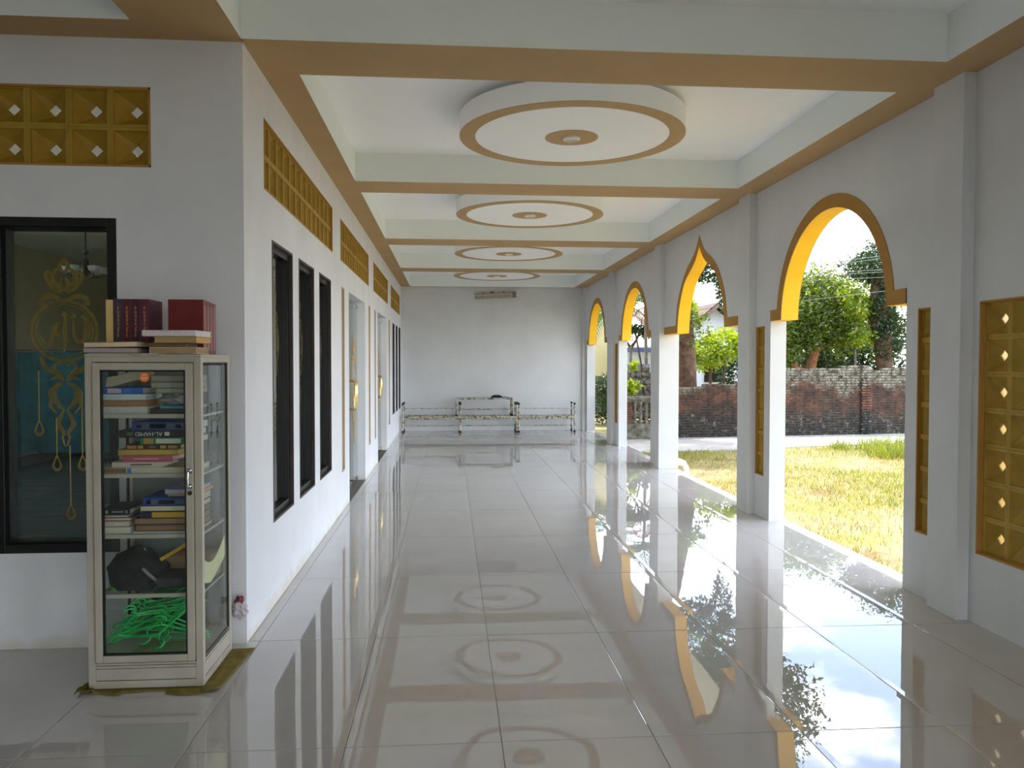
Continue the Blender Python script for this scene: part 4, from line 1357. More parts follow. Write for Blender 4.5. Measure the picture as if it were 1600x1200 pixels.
cl = tag(put('floor_cloth', me), 'wrinkled olive cloth spread under the book cabinet', 'cloth')
so = cl.modifiers.new('thickness', 'SOLIDIFY'); so.thickness = 0.0014; so.offset = -1
# crumpled wrapper stuck behind the cabinet
bm = bmesh.new(); bmesh.ops.create_icosphere(bm, subdivisions=3, radius=1.0)
for v in bm.verts:
    c = v.co
    f = 1 + 0.3 * math.sin(6 * c.x + 5 * c.z) * math.cos(5 * c.y + 7 * c.z)
    v.co = Vector((c.x * 0.03 * f * (1.2 - 0.5 * c.z), c.y * 0.026 * f, c.z * 0.058 * f))
me = bpy.data.meshes.new('wrapper'); bm.to_mesh(me); bm.free()
me.materials.append(colmat((196, 184, 188), 0.35)); me.materials.append(colmat((112, 42, 48), 0.4))
me.polygons.foreach_set('material_index', [1 if p.center.z > 0.03 else 0 for p in me.polygons])
tag(put('wrapper', me, None, (-1.088, 4.148, 0.20)), 'crumpled pink and maroon wrapper wedged behind the cabinet', 'wrapper')

# ------------------------------------------------------------------ low metal tables stacked at the end wall


def table_parts(root, W=1.19, D=0.42, H=0.315):
    top_t = 0.026
    mb = MB(); mb.box(-W / 2 + 0.012, W / 2 - 0.012, -D / 2 + 0.012, D / 2 - 0.012, H - top_t * 0.7, H - 0.001)
    obj('table_top', mb, M_TABLETOP, root)
    mb = MB(); r = 0.017
    mb.tube([(-W / 2, -D / 2, H - r), (W / 2, -D / 2, H - r), (W / 2, D / 2, H - r), (-W / 2, D / 2, H - r)], r, 8, closed=True)
    obj('rim_tube', mb, M_TABLEMETAL, root, smooth=True)
    for sx in (-1, 1):
        for sy in (-1, 1):
            mb = MB(); mb.tube([(sx * (W / 2 - 0.004), sy * D / 2, 0.03), (sx * (W / 2 - 0.004), sy * D / 2, H - r)], 0.018, 10)
            leg = obj('leg', mb, M_TABLEMETAL, root, smooth=True)
            mb = MB(); mb.tube([(sx * (W / 2 - 0.004), sy * D / 2, 0.0), (sx * (W / 2 - 0.004), sy * D / 2, 0.046)], 0.022, 10)
            obj('rubber_foot', mb, M_RUBBER, leg, smooth=True)['label'] = 'black rubber foot'
    mb = MB(); mb.tube([(-W / 2, D / 2, 0.12), (W / 2, D / 2, 0.12)], 0.007, 8)
    obj('stretcher', mb, M_TABLEMETAL, root, smooth=True)


tproto = empty('low_table'); table_parts(tproto)
TG = 'low metal tables stacked at the end wall'
POS = [(-0.395, 'left'), (0.805, 'middle'), (2.035, 'right')]
first = True
for x, nm in POS:
    for inv in (False, True):
        o = tproto if first else copy_tree(tproto)
        first = False
        if not inv:
            o.location = (x, 16.72, 0)
            tag(o, 'worn low metal table upright on the floor in the %s stack' % nm, 'table', TG)
        else:
            o.location = (x, 16.72 - (0.004 if nm == 'middle' else -0.004), 0.6305); o.rotation_euler = (PI, 0, 0)
            tag(o, 'worn low metal table turned legs up on the %s stack' % nm, 'table', TG)
tt = empty('low_table', (0.715, 16.74, 0.345)); table_parts(tt, 1.18, 0.36, 0.385)
tag(tt, 'worn low metal table standing on top, astride the left and middle stacks', 'table', TG)
mb = MB()
for k in range(4):
    mb.tube([(0.12 * math.cos(a) * (1 - 0.08 * k), 0.07 * math.sin(a) + 0.01 * k, 0.006 + 0.011 * k) for a in [2 * PI * i / 24 for i in range(24)]], 0.006, 6, closed=True)
mb.tube([(0.12, 0, 0.008), (0.17, -0.03, 0.02), (0.22, -0.05, 0.008), (0.26, -0.08, 0.007)], 0.006, 6)
mb.tube([(-0.11, 0.0, 0.01), (-0.06, -0.02, 0.055), (0.02, -0.03, 0.062), (0.09, -0.02, 0.04), (0.13, -0.04, 0.01)], 0.006, 6)
tag(obj('cable_coil', mb, M_CABLE, smooth=True, loc=(0.98, 16.70, 0.345 + 0.3855)), 'coil of black cable lying on the topmost table', 'cable')
mb = MB(); mb.tube([(2.08, 16.49, 0.29), (2.07, 16.485, 0.22), (2.05, 16.48, 0.14)], 0.003, 5)

# lamp batten on the end wall
lb = tag(empty('wall_batten', (0.98, YB, 2.93)), 'tilted grey lamp batten fixed high on the end wall', 'lamp fixture')
lb.rotation_euler = (0, -0.055, 0)
mb = MB(); mb.prism([(0, 0.06), (-0.10, 0.06), (-0.13, 0.015), (-0.13, -0.06), (-0.05, -0.06), (0, -0.03)], lambda u, v, w: (-0.44 + w, u, v), 0.88)
obj('housing', mb, paint('grey_enamel', (158, 150, 136), 0.5, 10, 8, 0.05), lb, bevel=0.003)
mb = MB(); mb.box(-0.44, 0.44, -0.134, -0.129, 0.008, 0.018); obj('lip', mb, paint('pale_enamel', (206, 198, 186), 0.4, 4, 8, 0), lb)
mb = MB(); mb.box(0.36, 0.444, -0.136, 0, -0.062, 0.062); obj('end_cap', mb, paint('grey_cap', (120, 116, 106), 0.5, 6, 8, 0), lb)
for x, s in ((-0.26, 0.018), (-0.08, 0.03), (0.18, 0.02)):
    bm = bmesh.new(); bmesh.ops.create_icosphere(bm, subdivisions=2, radius=s)
    for v in bm.verts:
        v.co = Vector((v.co.x * 1.5, v.co.y, max(v.co.z, -0.006) * (0.8 + 0.4 * math.sin(40 * v.co.x)) + 0.066))
    me = bpy.data.meshes.new('dust_clump'); bm.to_mesh(me); bm.free(); me.materials.append(M_BARK)
    put('dust_clump', me, lb, (x, -0.06, 0))

# ------------------------------------------------------------------ outside: ground and road
ZG = -0.12


def wall_line(x):
    return 16.22 + 0.125 * (x - 4.83)


mb = MB()
mb.face([(-40, -40, ZG), (60, -40, ZG), (60, 60, ZG), (-40, 60, ZG)])
ground = structure(obj('ground', mb, M_SOIL), 'dry patchy lawn ground outside the arches')
mb = MB()
NR = 40
pts = []
for i in range(NR + 1):
    x = 3.2 + 26.8 * i / NR
    yf = 13.75 + 0.235 * (x - 4.1) * (1 if x < 10 else 1.0) + 0.06 * math.sin(2.1 * x)
    if x > 12:
        yf = min(yf, wall_line(x) - 1.2)
    pts.append((x, yf, wall_line(x)))
for a, b in zip(pts, pts[1:]):
    mb.face([(a[0], a[1], ZG + 0.02), (b[0], b[1], ZG + 0.02), (b[0], b[2], ZG + 0.02), (a[0], a[2], ZG + 0.02)])
    mb.face([(a[0], a[1], ZG - 0.01), (b[0], b[1], ZG - 0.01), (b[0], b[1], ZG + 0.02), (a[0], a[1], ZG + 0.02)])
structure(obj('road', mb, M_CONCRETE), 'pale concrete lane in front of the old brick wall')


def grass_mesh(name, N, sample, hmin, hmax, wid, mat):
    xy = sample(N)
    n = len(xy)
    h = RNG.uniform(hmin, hmax, n); a = RNG.uniform(0, 2 * PI, n); w = wid * RNG.uniform(0.7, 1.3, n)
    lean = RNG.uniform(0.15, 0.9, n) * h; b = RNG.uniform(0, 2 * PI, n)
    V = np.zeros((n, 3, 3))
    V[:, 0, 0] = xy[:, 0] - w * np.cos(a); V[:, 0, 1] = xy[:, 1] - w * np.sin(a)
    V[:, 1, 0] = xy[:, 0] + w * np.cos(a); V[:, 1, 1] = xy[:, 1] + w * np.sin(a)
    V[:, 0, 2] = V[:, 1, 2] = ZG - 0.004
    V[:, 2, 0] = xy[:, 0] + lean * np.cos(b); V[:, 2, 1] = xy[:, 1] + lean * np.sin(b); V[:, 2, 2] = ZG + h
    me = bpy.data.meshes.new(name)
    me.vertices.add(n * 3); me.vertices.foreach_set('co', V.reshape(-1))
    me.loops.add(n * 3); me.loops.foreach_set('vertex_index', np.arange(n * 3, dtype=np.int32))
    me.polygons.add(n); me.polygons.foreach_set('loop_start', np.arange(0, n * 3, 3, dtype=np.int32))
    me.materials.append(mat); me.update(calc_edges=True); me.validate()
    return put(name, me)


def s_lawn(N):
    x = 3.2 + 8.8 * RNG.random(N) ** 1.3; y = RNG.uniform(1.5, 15.5, N)
    keep = y < 13.7 + 0.235 * (x - 4.1)
    patch = np.sin(1.7 * x + 0.6 * y) + np.sin(1.1 * y - 0.8 * x + 1) + 0.7 * np.sin(3.1 * x - 2.3 * y)
    keep &= patch + RNG.normal(0, 0.8, N) > -0.2
    return np.stack([x[keep], y[keep]], 1)


def s_green(N):
    x = 3.2 + 8.8 * RNG.random(N); y = RNG.uniform(1.5, 15.5, N)
    keep = y < 13.75 + 0.235 * (x - 4.1)
    patch = np.sin(1.3 * x + 0.5 * y + 2) + np.sin(0.9 * y - 1.2 * x) + 0.6 * np.sin(2.9 * x + 2.1 * y)
    keep &= (patch + RNG.normal(0, 0.5, N) > 0.7) | ((y > 12.6) & (RNG.random(N) < 0.35))
    return np.stack([x[keep], y[keep]], 1)


def s_tall(N):
    c = np.stack([RNG.uniform(7.2, 10.5, 60), RNG.uniform(0, 1, 60)], 1)
    c[:, 1] = 11.6 + 0.35 * (c[:, 0] - 7.0) + 2.6 * c[:, 1] ** 0.8
    k = RNG.integers(0, 60, N)
    return c[k] + RNG.normal(0, 0.12, (N, 2))


tag(grass_mesh('dry_grass', 70000, s_lawn, 0.02, 0.075, 0.0045, M_GRASS), 'short dry straw coloured lawn outside the arches', 'grass', kind='stuff')
tag(grass_mesh('green_grass', 60000, s_green, 0.03, 0.10, 0.005, M_GRASSGREEN), 'patches of fresh green lawn outside the arches', 'grass', kind='stuff')
tag(grass_mesh('tall_grass', 4500, s_tall, 0.10, 0.30, 0.007, M_GRASSGREEN), 'taller bright grass clumps along the lane edge', 'grass', kind='stuff')

# ------------------------------------------------------------------ old brick wall
WX0, WANG = 3.55, math.atan(0.125)
gw = structure(empty('garden_wall', (WX0, wall_line(WX0), ZG), WANG), 'weathered brick garden wall with flaking limewash across the lane')
CHH, BL, BH = 0.0575, 0.225, 0.047
WLEN = 12.0


def wall_top(s):
    x = WX0 + s * math.cos(WANG)
    if x < 4.55: return 0.0
    if x < 6.35:                                   # broken stretch seen through the pointed arch
        return 1.10 + 0.10 * (x - 4.6) / 1.75 + 0.03 * math.sin(7 * x)
    t = 1.52 + 0.035 * math.sin(5.1 * x) + 0.02 * math.sin(13 * x + 1)
    if 7.45 < x < 7.95: t -= 0.09 * math.sin(PI * (x - 7.45) / 0.5)
    return t


bvar = []
for k in range(5):
    mb = MB(); e = 0.003 * (k % 3)
    mb.box(-BL / 2 + 0.006 + e, BL / 2 - 0.006, 0, 0.10, 0.004, BH - e)
    me = mb.mesh('brick', M_BRICK); bvar.append(me)
cand = []
r = 0
while r * CHH < 1.65:
    s = (0.5 * BL if r % 2 else 0.0)
    while s < WLEN:
        if (r + 1) * CHH < wall_top(s) + 0.01:
            cand.append((r, s))
        s += BL
    r += 1


def in_view(r, s):
    x = WX0 + s * math.cos(WANG)
    return 7.0 < x < 10.2 and r >= 4


pick = [c for c in cand if in_view(*c)]
pick.sort(key=lambda c: (c[1]))
seen = [c for c in pick if WX0 + c[1] < 10.2]
random.Random(3).shuffle(seen)
mains = set(sorted(seen[:300]))
rest = MB()
rr = random.Random(5)
for (r, s) in cand:
    off = rr.uniform(-0.006, 0.010); x = WX0 + s
    if (r, s) in mains:
        put('brick', bvar[rr.randrange(5)], gw, (s, off, r * CHH), (0, rr.uniform(-0.012, 0.012), rr.uniform(-0.02, 0.02)))
    else:
        rest.box(s - BL / 2 + 0.006, s + BL / 2 - 0.006, off, off + 0.10, r * CHH + 0.004, r * CHH + BH)
for r in range(27):                                        # shallow pilaster
    o_ = 0.008 if r % 2 else -0.008
    if r % 2:
        rest.box(5.53 + o_, 5.78 + o_, -0.062, 0.0, r * CHH + 0.004, r * CHH + BH)
    else:
        rest.box(5.53 + o_, 5.65 + o_, -0.064, 0.0, r * CHH + 0.004, r * CHH + BH).box(5.662 + o_, 5.79 + o_, -0.06, 0.0, r * CHH + 0.004, r * CHH + BH)
bw = obj('brickwork', rest, M_BRICK, gw); bw['kind'] = 'stuff'
mb = MB()
ns = 48
for i in range(ns):
    s0, s1 = WLEN * i / ns, WLEN * (i + 1) / ns
    t = min(wall_top(s0), wall_top(s1)) - 0.03
    if t > 0.1:
        mb.box(s0 - 0.1, s1 - 0.1, 0.012, 0.22, -0.1, t)
obj('mortar_core', mb, M_MORTAR, gw)

# balustrade at the far left end of the wall
bl = tag(empty('balustrade', (3.45, 16.02, ZG)), 'mossy stone balustrade with turned balusters left of the brick wall', 'balustrade')
mb = MB(); mb.box(-0.02, 1.05, -0.09, 0.13, 0.83, 0.90).box(-0.02, 1.05, -0.06, 0.10, 0.79, 0.83); obj('rail', mb, M_STONEWALL, bl, bevel=0.012)
mb = MB(); mb.box(-0.02, 1.05, -0.10, 0.16, 0, 0.33); obj('plinth', mb, M_STONEWALL, bl, bevel=0.012)
for x in (0.36, 0.48, 0.60, 0.72, 0.84):
    mb = MB(); mb.lathe([(0.042, 0.33), (0.042, 0.38), (0.026, 0.40), (0.040, 0.47), (0.044, 0.52), (0.030, 0.62), (0.022, 0.70), (0.034, 0.73), (0.040, 0.75), (0.040, 0.79)], 12, c=(x, 0.02, 0))
    obj('baluster', mb, M_STONEWALL, bl, smooth=True)
mb = MB()
for k in range(9):
    mb.box(0.02 + 0.006 * (k % 2), 0.28 + 0.006 * (k % 2), -0.07, 0.14, 0.332 + k * 0.051, 0.378 + k * 0.051)
obj('brick_pier', mb, paint('pier_brick', (96, 60, 46), 0.9, 20, 8, 0.4), bl, bevel=0.004)['label'] = 'red brick pier between the balusters'


# ------------------------------------------------------------------ vegetation
def leaf_cloud(name, C, size, mat, parent=None, droop=0.0):
    n = len(C)
    d = RNG.normal(0, 1, (n, 3)); d[:, 2] = d[:, 2] * 0.6 - droop; d /= np.linalg.norm(d, axis=1)[:, None]
    e = RNG.normal(0, 1, (n, 3)); e -= (e * d).sum(1)[:, None] * d; e /= np.linalg.norm(e, axis=1)[:, None]
    nn = np.cross(d, e)
    L = (size * RNG.uniform(0.6, 1.3, n))[:, None]
    V = np.zeros((n, 4, 3))
    V[:, 0] = C; V[:, 1] = C + d * L * 0.45 + e * L * 0.24 + nn * L * 0.06
    V[:, 2] = C + d * L; V[:, 3] = C + d * L * 0.45 - e * L * 0.24 + nn * L * 0.06
    me = bpy.data.meshes.new(name)
    me.vertices.add(n * 4); me.vertices.foreach_set('co', V.reshape(-1))
    tri = np.array([0, 1, 2, 0, 2, 3]); idx = (np.arange(n)[:, None] * 4 + tri[None]).reshape(-1).astype(np.int32)
    me.loops.add(len(idx)); me.loops.foreach_set('vertex_index', idx)
    me.polygons.add(n * 2); me.polygons.foreach_set('loop_start', np.arange(0, len(idx), 3, dtype=np.int32))
    me.materials.append(mat); me.update(calc_edges=True); me.validate()
    o = put(name, me, parent); o['kind'] = 'stuff'
    return o


def blob_points(n, blobs):
    """points near the surface of ellipsoids (cx, cy, cz, rx, ry, rz), gathered in twig clusters."""
    vol = np.array([b[3] * b[4] + b[4] * b[5] + b[3] * b[5] for b in blobs]); vol = vol / vol.sum()
    out = []
    for b, f in zip(blobs, vol):
        k = max(4, int(n * f / 12))
        d = RNG.normal(0, 1, (k, 3)); d /= np.linalg.norm(d, axis=1)[:, None]
        r = RNG.uniform(0.55, 1.0, k) ** 0.6
        c = d * r[:, None]
        c = np.repeat(c, 12, 0) + RNG.normal(0, 0.13, (k * 12, 3))
        out.append(c * np.array(b[3:6]) + np.array(b[:3]))
    return np.concatenate(out)


def tree(label, name, base, limbs, blobs, n, size, mat, bark, cat='tree', group=None, droop=0.2):
    t = tag(empty(name, base), label, cat, group)
    bx_, by_, bz_ = base
    mb = MB(); mb.tube([(p[0] - bx_, p[1] - by_, p[2] - bz_) for p in limbs[0][0]], list(limbs[0][1]), 10); obj('trunk', mb, bark, t, smooth='all')
    for pts_, rad in limbs[1:]:
        mb = MB(); mb.tube([(p[0] - bx_, p[1] - by_, p[2] - bz_) for p in pts_], list(rad), 8); obj('branch', mb, bark, t, smooth='all')
    P_ = blob_points(n, blobs) - np.array(base)
    leaf_cloud('foliage', P_, size, mat, t, droop)
    return t


tree('broad mid green tree with reddish trunk behind the brick wall, left in the nearest arch', 'leafy_tree', (9.0, 19.2, ZG),
     [([(9.0, 19.2, ZG), (9.05, 19.2, 1.3), (9.22, 19.2, 2.0), (9.25, 19.3, 2.9)], (0.15, 0.12, 0.10, 0.06)),
      ([(9.05, 19.2, 1.2), (8.6, 19.1, 1.35), (8.35, 19.1, 1.9)], (0.10, 0.08, 0.05)), ([(9.2, 19.2, 1.8), (9.7, 19.1, 2.4), (10.0, 19.1, 2.9)], (0.08, 0.06, 0.04))],
     [(8.6, 19.3, 2.75, 0.95, 0.8, 0.95), (9.3, 19.4, 3.05, 0.8, 0.8, 0.85), (9.9, 19.4, 2.5, 0.6, 0.7, 0.75), (8.1, 19.0, 2.0, 0.6, 0.6, 0.7), (9.1, 18.9, 2.35, 0.8, 0.5, 0.5)],
     19000, 0.105, M_LEAF, M_REDBARK)
tree('dark ivy clad tree widening upward behind the brick wall, right in the nearest arch', 'ivy_tree', (10.5, 18.3, ZG),
     [([(10.5, 18.3, ZG), (10.48, 18.3, 1.4), (10.36, 18.3, 2.6), (10.3, 18.3, 3.7)], (0.2, 0.19, 0.24, 0.18))],
     [(10.40, 18.25, 2.85, 0.34, 0.36, 0.75), (10.25, 18.2, 3.8, 0.85, 0.7, 0.34), (10.7, 18.2, 3.9, 0.9, 0.8, 0.7), (10.45, 18.1, 2.1, 0.32, 0.26, 0.5), (10.36, 18.0, 2.75, 0.28, 0.15, 0.5), (10.9, 18.5, 2.3, 0.3, 0.3, 0.5)],
     13000, 0.085, M_LEAFDARK, M_BARK, droop=0.6)
tree('bright yellow green sapling between the two big trees in the nearest arch', 'sapling', (9.85, 18.6, ZG),
     [([(9.85, 18.6, ZG), (9.9, 18.6, 1.5), (9.88, 18.6, 3.0)], (0.035, 0.03, 0.015))],
     [(9.85, 18.4, 2.8, 0.34, 0.3, 0.36), (10.0, 18.3, 2.1, 0.36, 0.3, 0.22), (9.65, 18.5, 3.1, 0.3, 0.3, 0.18)], 1500, 0.115, M_LEAFBRIGHT, M_GREYBARK)
tree('low dark bushes filling the gap above the brick wall in the nearest arch', 'bush', (9.4, 20.6, ZG),
     [([(9.4, 20.6, ZG), (9.4, 20.6, 1.5)], (0.06, 0.04))],
     [(8.0, 20.6, 1.2, 0.8, 0.5, 1.0), (9.3, 20.6, 1.3, 0.9, 0.5, 1.0), (10.4, 20.6, 1.4, 0.9, 0.5, 1.1), (11.5, 20.6, 1.6, 0.8, 0.5, 1.3)], 13000, 0.12, M_LEAFDARK, M_BARK, cat='bush')
tree('tall backdrop tree showing green above the ivy tree gap', 'leafy_tree', (12.3, 24.0, ZG),
     [([(12.3, 24.0, ZG), (12.3, 24.0, 2.5)], (0.2, 0.12))], [(12.6, 24.0, 2.9, 1.5, 1.0, 1.4), (11.3, 24.2, 2.4, 1.2, 0.9, 1.4)], 7000, 0.15, M_LEAF, M_BARK)
tree('thick brown trunked tree with ivy tuft behind the wall, left in the pointed arch', 'leafy_tree', (5.5, 18.0, ZG),
     [([(5.5, 18.0, ZG), (5.48, 18.0, 1.2), (5.46, 18.0, 2.0), (5.4, 18.1, 3.0), (5.2, 18.1, 4.4)], (0.28, 0.24, 0.22, 0.18, 0.1))],
     [(5.66, 17.75, 2.25, 0.34, 0.3, 0.40), (5.3, 17.9, 2.55, 0.42, 0.4, 0.5), (5.0, 18.3, 5.4, 1.7, 1.7, 1.1)], 9000, 0.09, M_LEAF, M_BARK)
tree('bright yellow green leafy shrub above the wall in the pointed arch', 'shrub', (6.2, 18.4, ZG),
     [([(6.2, 18.4, ZG), (6.2, 18.4, 1.4)], (0.05, 0.03)), ([(6.5, 18.4, ZG), (6.55, 18.4, 1.7)], (0.04, 0.02))],
     [(6.1, 18.4, 1.7, 0.40, 0.4, 0.40), (6.6, 18.5, 1.9, 0.5, 0.4, 0.42), (5.5, 18.6, 2.8, 0.42, 0.3, 0.26)], 4600, 0.10, M_LEAFBRIGHT, M_BARK, cat='shrub')
tree('dark overhanging shade tree whose leaves hang in the top of the pointed arch', 'shade_tree', (5.95, 14.7, ZG),
     [([(5.95, 14.7, ZG), (5.95, 14.7, 2.4), (6.0, 14.8, 4.0), (5.8, 14.9, 5.4)], (0.18, 0.15, 0.13, 0.09)), ([(6.0, 14.7, 3.6), (5.6, 14.5, 3.8), (5.0, 14.4, 3.6)], (0.06, 0.04, 0.02)),
      ([(6.1, 14.8, 4.2), (6.2, 16.0, 5.2), (6.2, 16.8, 5.7)], (0.09, 0.07, 0.04))],
     [(5.7, 14.9, 5.3, 1.3, 1.5, 1.1), (6.1, 16.9, 5.8, 1.2, 1.2, 0.9)], 13000, 0.12, M_LEAFDARK, M_BARK, droop=0.5)
_st = bpy.data.objects['shade_tree']
leaf_cloud('hanging_foliage', blob_points(2600, [(4.9, 14.4, 3.42, 0.5, 0.45, 0.2), (5.12, 14.4, 2.98, 0.13, 0.3, 0.46), (4.7, 14.4, 3.08, 0.36, 0.3, 0.10)]) - np.array((5.95, 14.7, ZG)), 0.075, M_LEAFDARK, _st, 0.6)
tree('dark bush low in the farthest arch beside a pale trunk', 'bush', (4.2, 20.0, ZG),
     [([(4.2, 20.0, ZG), (4.2, 20.0, 1.0)], (0.05, 0.03))], [(3.85, 19.9, 0.55, 0.5, 0.4, 0.6), (4.35, 20.2, 0.6, 0.5, 0.4, 0.7)], 5200, 0.075, M_LEAFDARK, M_BARK, cat='bush')
tree('spiky yellow green plant above the balustrade', 'shrub', (4.05, 17.0, ZG),
     [([(4.05, 17.0, ZG), (4.05, 17.0, 0.9)], (0.02, 0.015))], [(4.0, 17.0, 0.95, 0.16, 0.2, 0.12), (4.13, 17.6, 1.42, 0.10, 0.1, 0.07)], 420, 0.11, M_LEAFBRIGHT, M_BARK, cat='shrub')
tree('tangle of dark dry branches and leaves under the red palm fronds, third arch', 'shrub', (4.72, 19.2, ZG),
     [([(4.72, 19.2, ZG), (4.72, 19.2, 1.4), (4.55, 19.2, 2.3)], (0.03, 0.025, 0.02))], [(4.6, 19.15, 2.33, 0.42, 0.2, 0.10), (4.95, 19.15, 2.2, 0.25, 0.2, 0.12)], 900, 0.10, M_LEAFDARK, M_BARK, cat='shrub')


def frond_mesh(L, droop, mat, name='frond'):
    mb = MB(); N = 22
    P_ = [Vector((L * t * (1 - 0.18 * t * droop), 0, L * (0.55 * t - (0.45 + 0.75 * droop) * t * t))) for t in [i / N for i in range(N + 1)]]
    mb.tube([p for p in P_[::3]] + [P_[-1]], [0.014 * L * (1 - 0.8 * i / 8) for i in range(len(P_[::3]) + 1)], 5)
    for i in range(2, N):
        d = (P_[i + 1] - P_[i - 1]).normalized()
        ll = L * 0.34 * math.sin(PI * (0.12 + 0.86 * i / N)) + 0.05
        for s in (-1, 1):
            side = Vector((0, s, 0)); a = P_[i]
            tip = a + (d * 0.55 + side * 0.8 + Vector((0, 0, -0.35 - 0.3 * droop))).normalized() * ll
            m_ = a.lerp(tip, 0.45) + Vector((0, 0, 0.03))
            w = 0.0105 * L
            mb.face([a - d * w, m_ - d * w * 1.2, tip, m_ + d * w * 1.2, a + d * w])
    return mb.mesh(name, mat)


def palm(label, base, H, lean, nf, L, droops, mat, r=0.07, reds=0, name='palm_tree'):
    t = tag(empty(name, base), label, 'palm tree')
    mb = MB(); top = Vector((lean[0], lean[1], H))
    pts_ = [(lean[0] * (k / 8) ** 1.5, lean[1] * (k / 8) ** 1.5, H * k / 8) for k in range(9)]
    mb.tube(pts_, [r * (1.2 - 0.5 * k / 8) for k in range(9)], 10); obj('trunk', mb, M_GREYBARK, t, smooth='all')
    fm = frond_mesh(L, droops[0], mat); fr = frond_mesh(L * 0.5, droops[1], M_PALMRED, 'dry_frond') if reds else None
    for k in range(nf):
        put('frond', fm, t, top, (0.15 * math.sin(k * 2.3), -0.25 + 0.35 * math.sin(k * 1.9), 2 * PI * k / nf + 0.3), (1, 1, 1))
    for k in range(reds):
        put('dry_frond', fr, t, top - Vector((0, 0, 0.1)), (0, 0.55 + 0.1 * k, PI + 0.9 * k), (1, 1, 1))
    return t


palm('palm with green crown and rust red dry fronds in the third arch', (4.78, 18.9, ZG), 3.05, (-0.05, 0.0), 13, 1.05, (0.35, 0.7), M_PALMLEAF, 0.045, 5)
palm('palm with long drooping fronds hanging in the farthest arch', (4.68, 21.5, ZG), 2.95, (-0.1, 0.0), 12, 1.45, (1.0, 1.0), M_PALMLEAF, 0.07, 0)
ft = tag(empty('forked_tree', (4.5, 19.4, ZG)), 'slim grey forked bare trunk beside the palm in the third arch', 'tree')
mb = MB(); mb.tube([(0, 0, 0), (0, 0, 1.2), (0.0, 0, 2.0)], [0.055, 0.048, 0.042], 10); obj('trunk', mb, M_GREYBARK, ft, smooth='all')
for s in (-1, 1):
    mb = MB(); mb.tube([(0, 0, 1.96), (s * 0.13, 0, 2.15), (s * 0.24, 0, 2.4), (s * 0.28, 0, 2.7)], [0.036, 0.03, 0.024, 0.015], 8); obj('branch', mb, M_BARK, ft, smooth='all')
mb = MB(); mb.tube([(3.95, 19.4, ZG), (3.96, 19.4, 0.35), (3.94, 19.4, 0.75)], [0.05, 0.045, 0.03], 8)
tag(obj('tree_trunk', mb, paint('pale_bark', (176, 168, 150), 0.9, 14, 9, 0.3), smooth='all'), 'short pale bare trunk low in the farthest arch', 'tree trunk')

# mossy rubble bank above the balustrade
bk = tag(empty('stone_bank', (4.4, 17.7, ZG)), 'mossy rubble stone bank above the balustrade', 'stone bank')
rs = random.Random(9)
sm = []
for k in range(3):
    bm = bmesh.new(); bmesh.ops.create_icosphere(bm, subdivisions=1, radius=1.0)
    for v in bm.verts:
        v.co *= 1 + rs.uniform(-0.25, 0.2)
    me = bpy.data.meshes.new('stone'); bm.to_mesh(me); bm.free(); me.materials.append(M_STONEWALL); sm.append(me)
for r_ in range(10):
    nst = 9
    for k in range(nst):
        if r_ == 9 and k % 2: continue
        put('stone', sm[rs.randrange(3)], bk, (-0.55 + 0.14 * k + 0.05 * (r_ % 2), rs.uniform(-0.05, 0.05), 0.07 + r_ * 0.155), (rs.uniform(0, 3), rs.uniform(0, 3), rs.uniform(0, 3)), (0.10, 0.13, 0.085))

# ------------------------------------------------------------------ houses beyond
h1 = tag(empty('house', (9.55, 28.0, ZG)), 'white gabled house with brown tiled roof seen in the pointed arch', 'house')
mb = MB(); mb.prism([(-1.7, 0), (1.7, 0), (1.7, 2.2), (0, 3.62), (-1.7, 2.2)], lambda u, v, w: (u, w, v), 6.0); obj('walls', mb, paint('house_white', (226, 230, 236), 0.8, 6, 1, 0.05), h1)
M_ROOF = paint('brown_roof_tile', (98, 76, 66), 0.9, 22, 8, 0.6)
for s in (-1, 1):
    for k in range(9):
        a, b = k / 9, (k + 1) / 9 + 0.02
        mb = MB()
        xa, xb = s * 2.1 * a, s * 2.1 * b
        za, zb = 3.78 - 1.75 * a, 3.78 - 1.75 * b
        mb.prism([(xa, za), (xb, zb), (xb, zb - 0.05), (xa, za - 0.07)], lambda u, v, w: (u, -0.5 + w, v), 6.8)
        obj('roof_tile_row', mb, M_ROOF, h1)
mb = MB()
for s in (-1, 1):
    mb.prism([(0, 3.72), (s * 2.1, 1.97), (s * 2.1, 1.86), (0, 3.58)], lambda u, v, w: (u, -0.52 + w, v), 0.03)
obj('barge_board', mb, paint('pale_board', (120, 100, 86), 0.8, 8, 6, 0), h1)
mb = MB(); mb.box(-0.35, 0.35, -0.04, 0.02, 0.9, 1.7); wd = obj('window', mb, M_BLACK, h1)
h2 = tag(empty('house', (6.35, 24.0, ZG)), 'low white house with blue bands and eaves in the third arch', 'house')
mb = MB(); mb.box(-1.0, 1.0, 0, 1.6, 0, 2.05); obj('walls', mb, paint('pale_blue_white', (190, 200, 214), 0.8, 5, 1, 0), h2)
mb = MB(); mb.box(-1.1, 1.1, -0.4, 1.7, 2.06, 2.12).box(-1.1, 1.1, -0.42, -0.37, 1.92, 2.06, 1); obj('eaves', mb, [paint('eaves_white', (220, 224, 230), 0.6, 4, 2, 0), paint('blue_fascia', (70, 84, 128), 0.6, 6, 2, 0)], h2)
mb = MB(); mb.prism([(-0.4, 2.12), (0.7, 2.75), (1.7, 2.12)], lambda u, v, w: (-1.1 + w, u, v), 2.2); obj('roof', mb, paint('grey_sheet_roof', (176, 182, 192), 0.6, 10, 3, 0.1), h2)
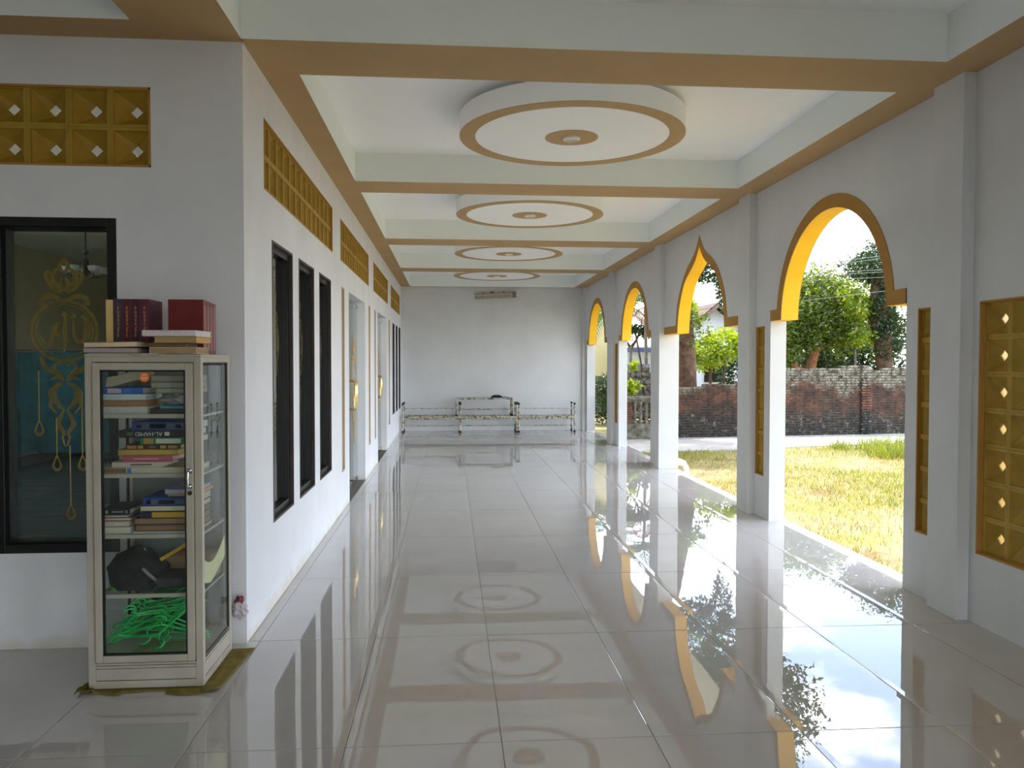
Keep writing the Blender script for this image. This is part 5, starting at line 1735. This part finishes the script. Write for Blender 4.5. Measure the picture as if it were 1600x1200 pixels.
mb = MB(); mb.box(-0.9, -0.2, -0.03, 0.02, 0.9, 1.55); obj('window', mb, paint('blue_frame', (84, 104, 150), 0.5, 5, 3, 0), h2)
mb = MB(); mb.box(0.15, 0.85, -0.03, 0.02, 0.9, 1.55); obj('window', mb, paint('blue_frame', (84, 104, 150), 0.5, 5, 3, 0), h2)
h3 = tag(empty('house', (4.7, 26.0, ZG)), 'plain pale yellow house wall in the farthest arch', 'house')
mb = MB(); mb.box(-1.2, 1.1, 0, 3, 1.15, 3.5); obj('walls', mb, paint('pale_yellow_wall', (196, 180, 132), 0.8, 6, 1.5, 0.05), h3)
mb = MB(); mb.box(-1.22, 1.12, -0.02, 3.02, 0, 1.15); obj('stained_base', mb, M_STONEWALL, h3)
mb = MB(); mb.box(-1.5, 1.4, -0.4, 3.4, 3.5, 3.6); obj('roof', mb, M_ROOF, h3)
h4 = tag(empty('shed', (11.9, 24.6, ZG)), 'small dark shed with pale sheet roof among the trees', 'shed')
mb = MB(); mb.box(-0.6, 0.6, 0, 1.2, 0, 1.95); obj('walls', mb, paint('shed_green', (44, 66, 60), 0.8, 6, 3, 0), h4)
mb = MB(); mb.prism([(-0.75, 2.0), (0.75, 2.35), (0.75, 2.40), (-0.75, 2.05)], lambda u, v, w: (u, -0.15 + w, v), 1.5); obj('roof', mb, paint('pale_sheet', (214, 218, 220), 0.5, 6, 3, 0), h4)

# power lines above the lane
WIRES = [(8.97, 3.79, 10.23, 3.966, 'topmost'), (8.97, 3.73, 10.23, 3.905, 'second from the top'), (9.26, 3.55, 10.31, 3.62, 'third from the top'),
         (9.26, 3.50, 10.31, 3.565, 'fourth from the top'), (7.69, 3.30, 10.3, 3.44, 'fifth from the top'), (9.44, 3.06, 10.32, 3.17, 'lowest')]
for i, (xa, za, xb, zb, nm) in enumerate(WIRES):
    sl = (zb - za) / (xb - xa)
    mb = MB(); mb.tube([(x, 17.1, za + sl * (x - xa) + 0.0015 * (x - 9.5) ** 2) for x in np.linspace(7.0, 26, 14)], 0.0045, 6)
    tag(obj('power_line', mb, colmat((120, 122, 122), 0.5), smooth='all'), '%s of the power lines crossing the ivy clad tree' % nm, 'power line', 'power lines over the lane')

# white drain bend by the third pillar
dp = MB(); dp.tube([(3.175, 10.90, 0.06), (3.23, 10.90, 0.065), (3.285, 10.90, 0.045), (3.315, 10.90, -0.01), (3.32, 10.90, -0.13)], 0.055, 14)
tag(obj('drain_pipe', dp, M_PVC, smooth=True), 'white drain pipe bend at the foot of the third pillar', 'pipe')
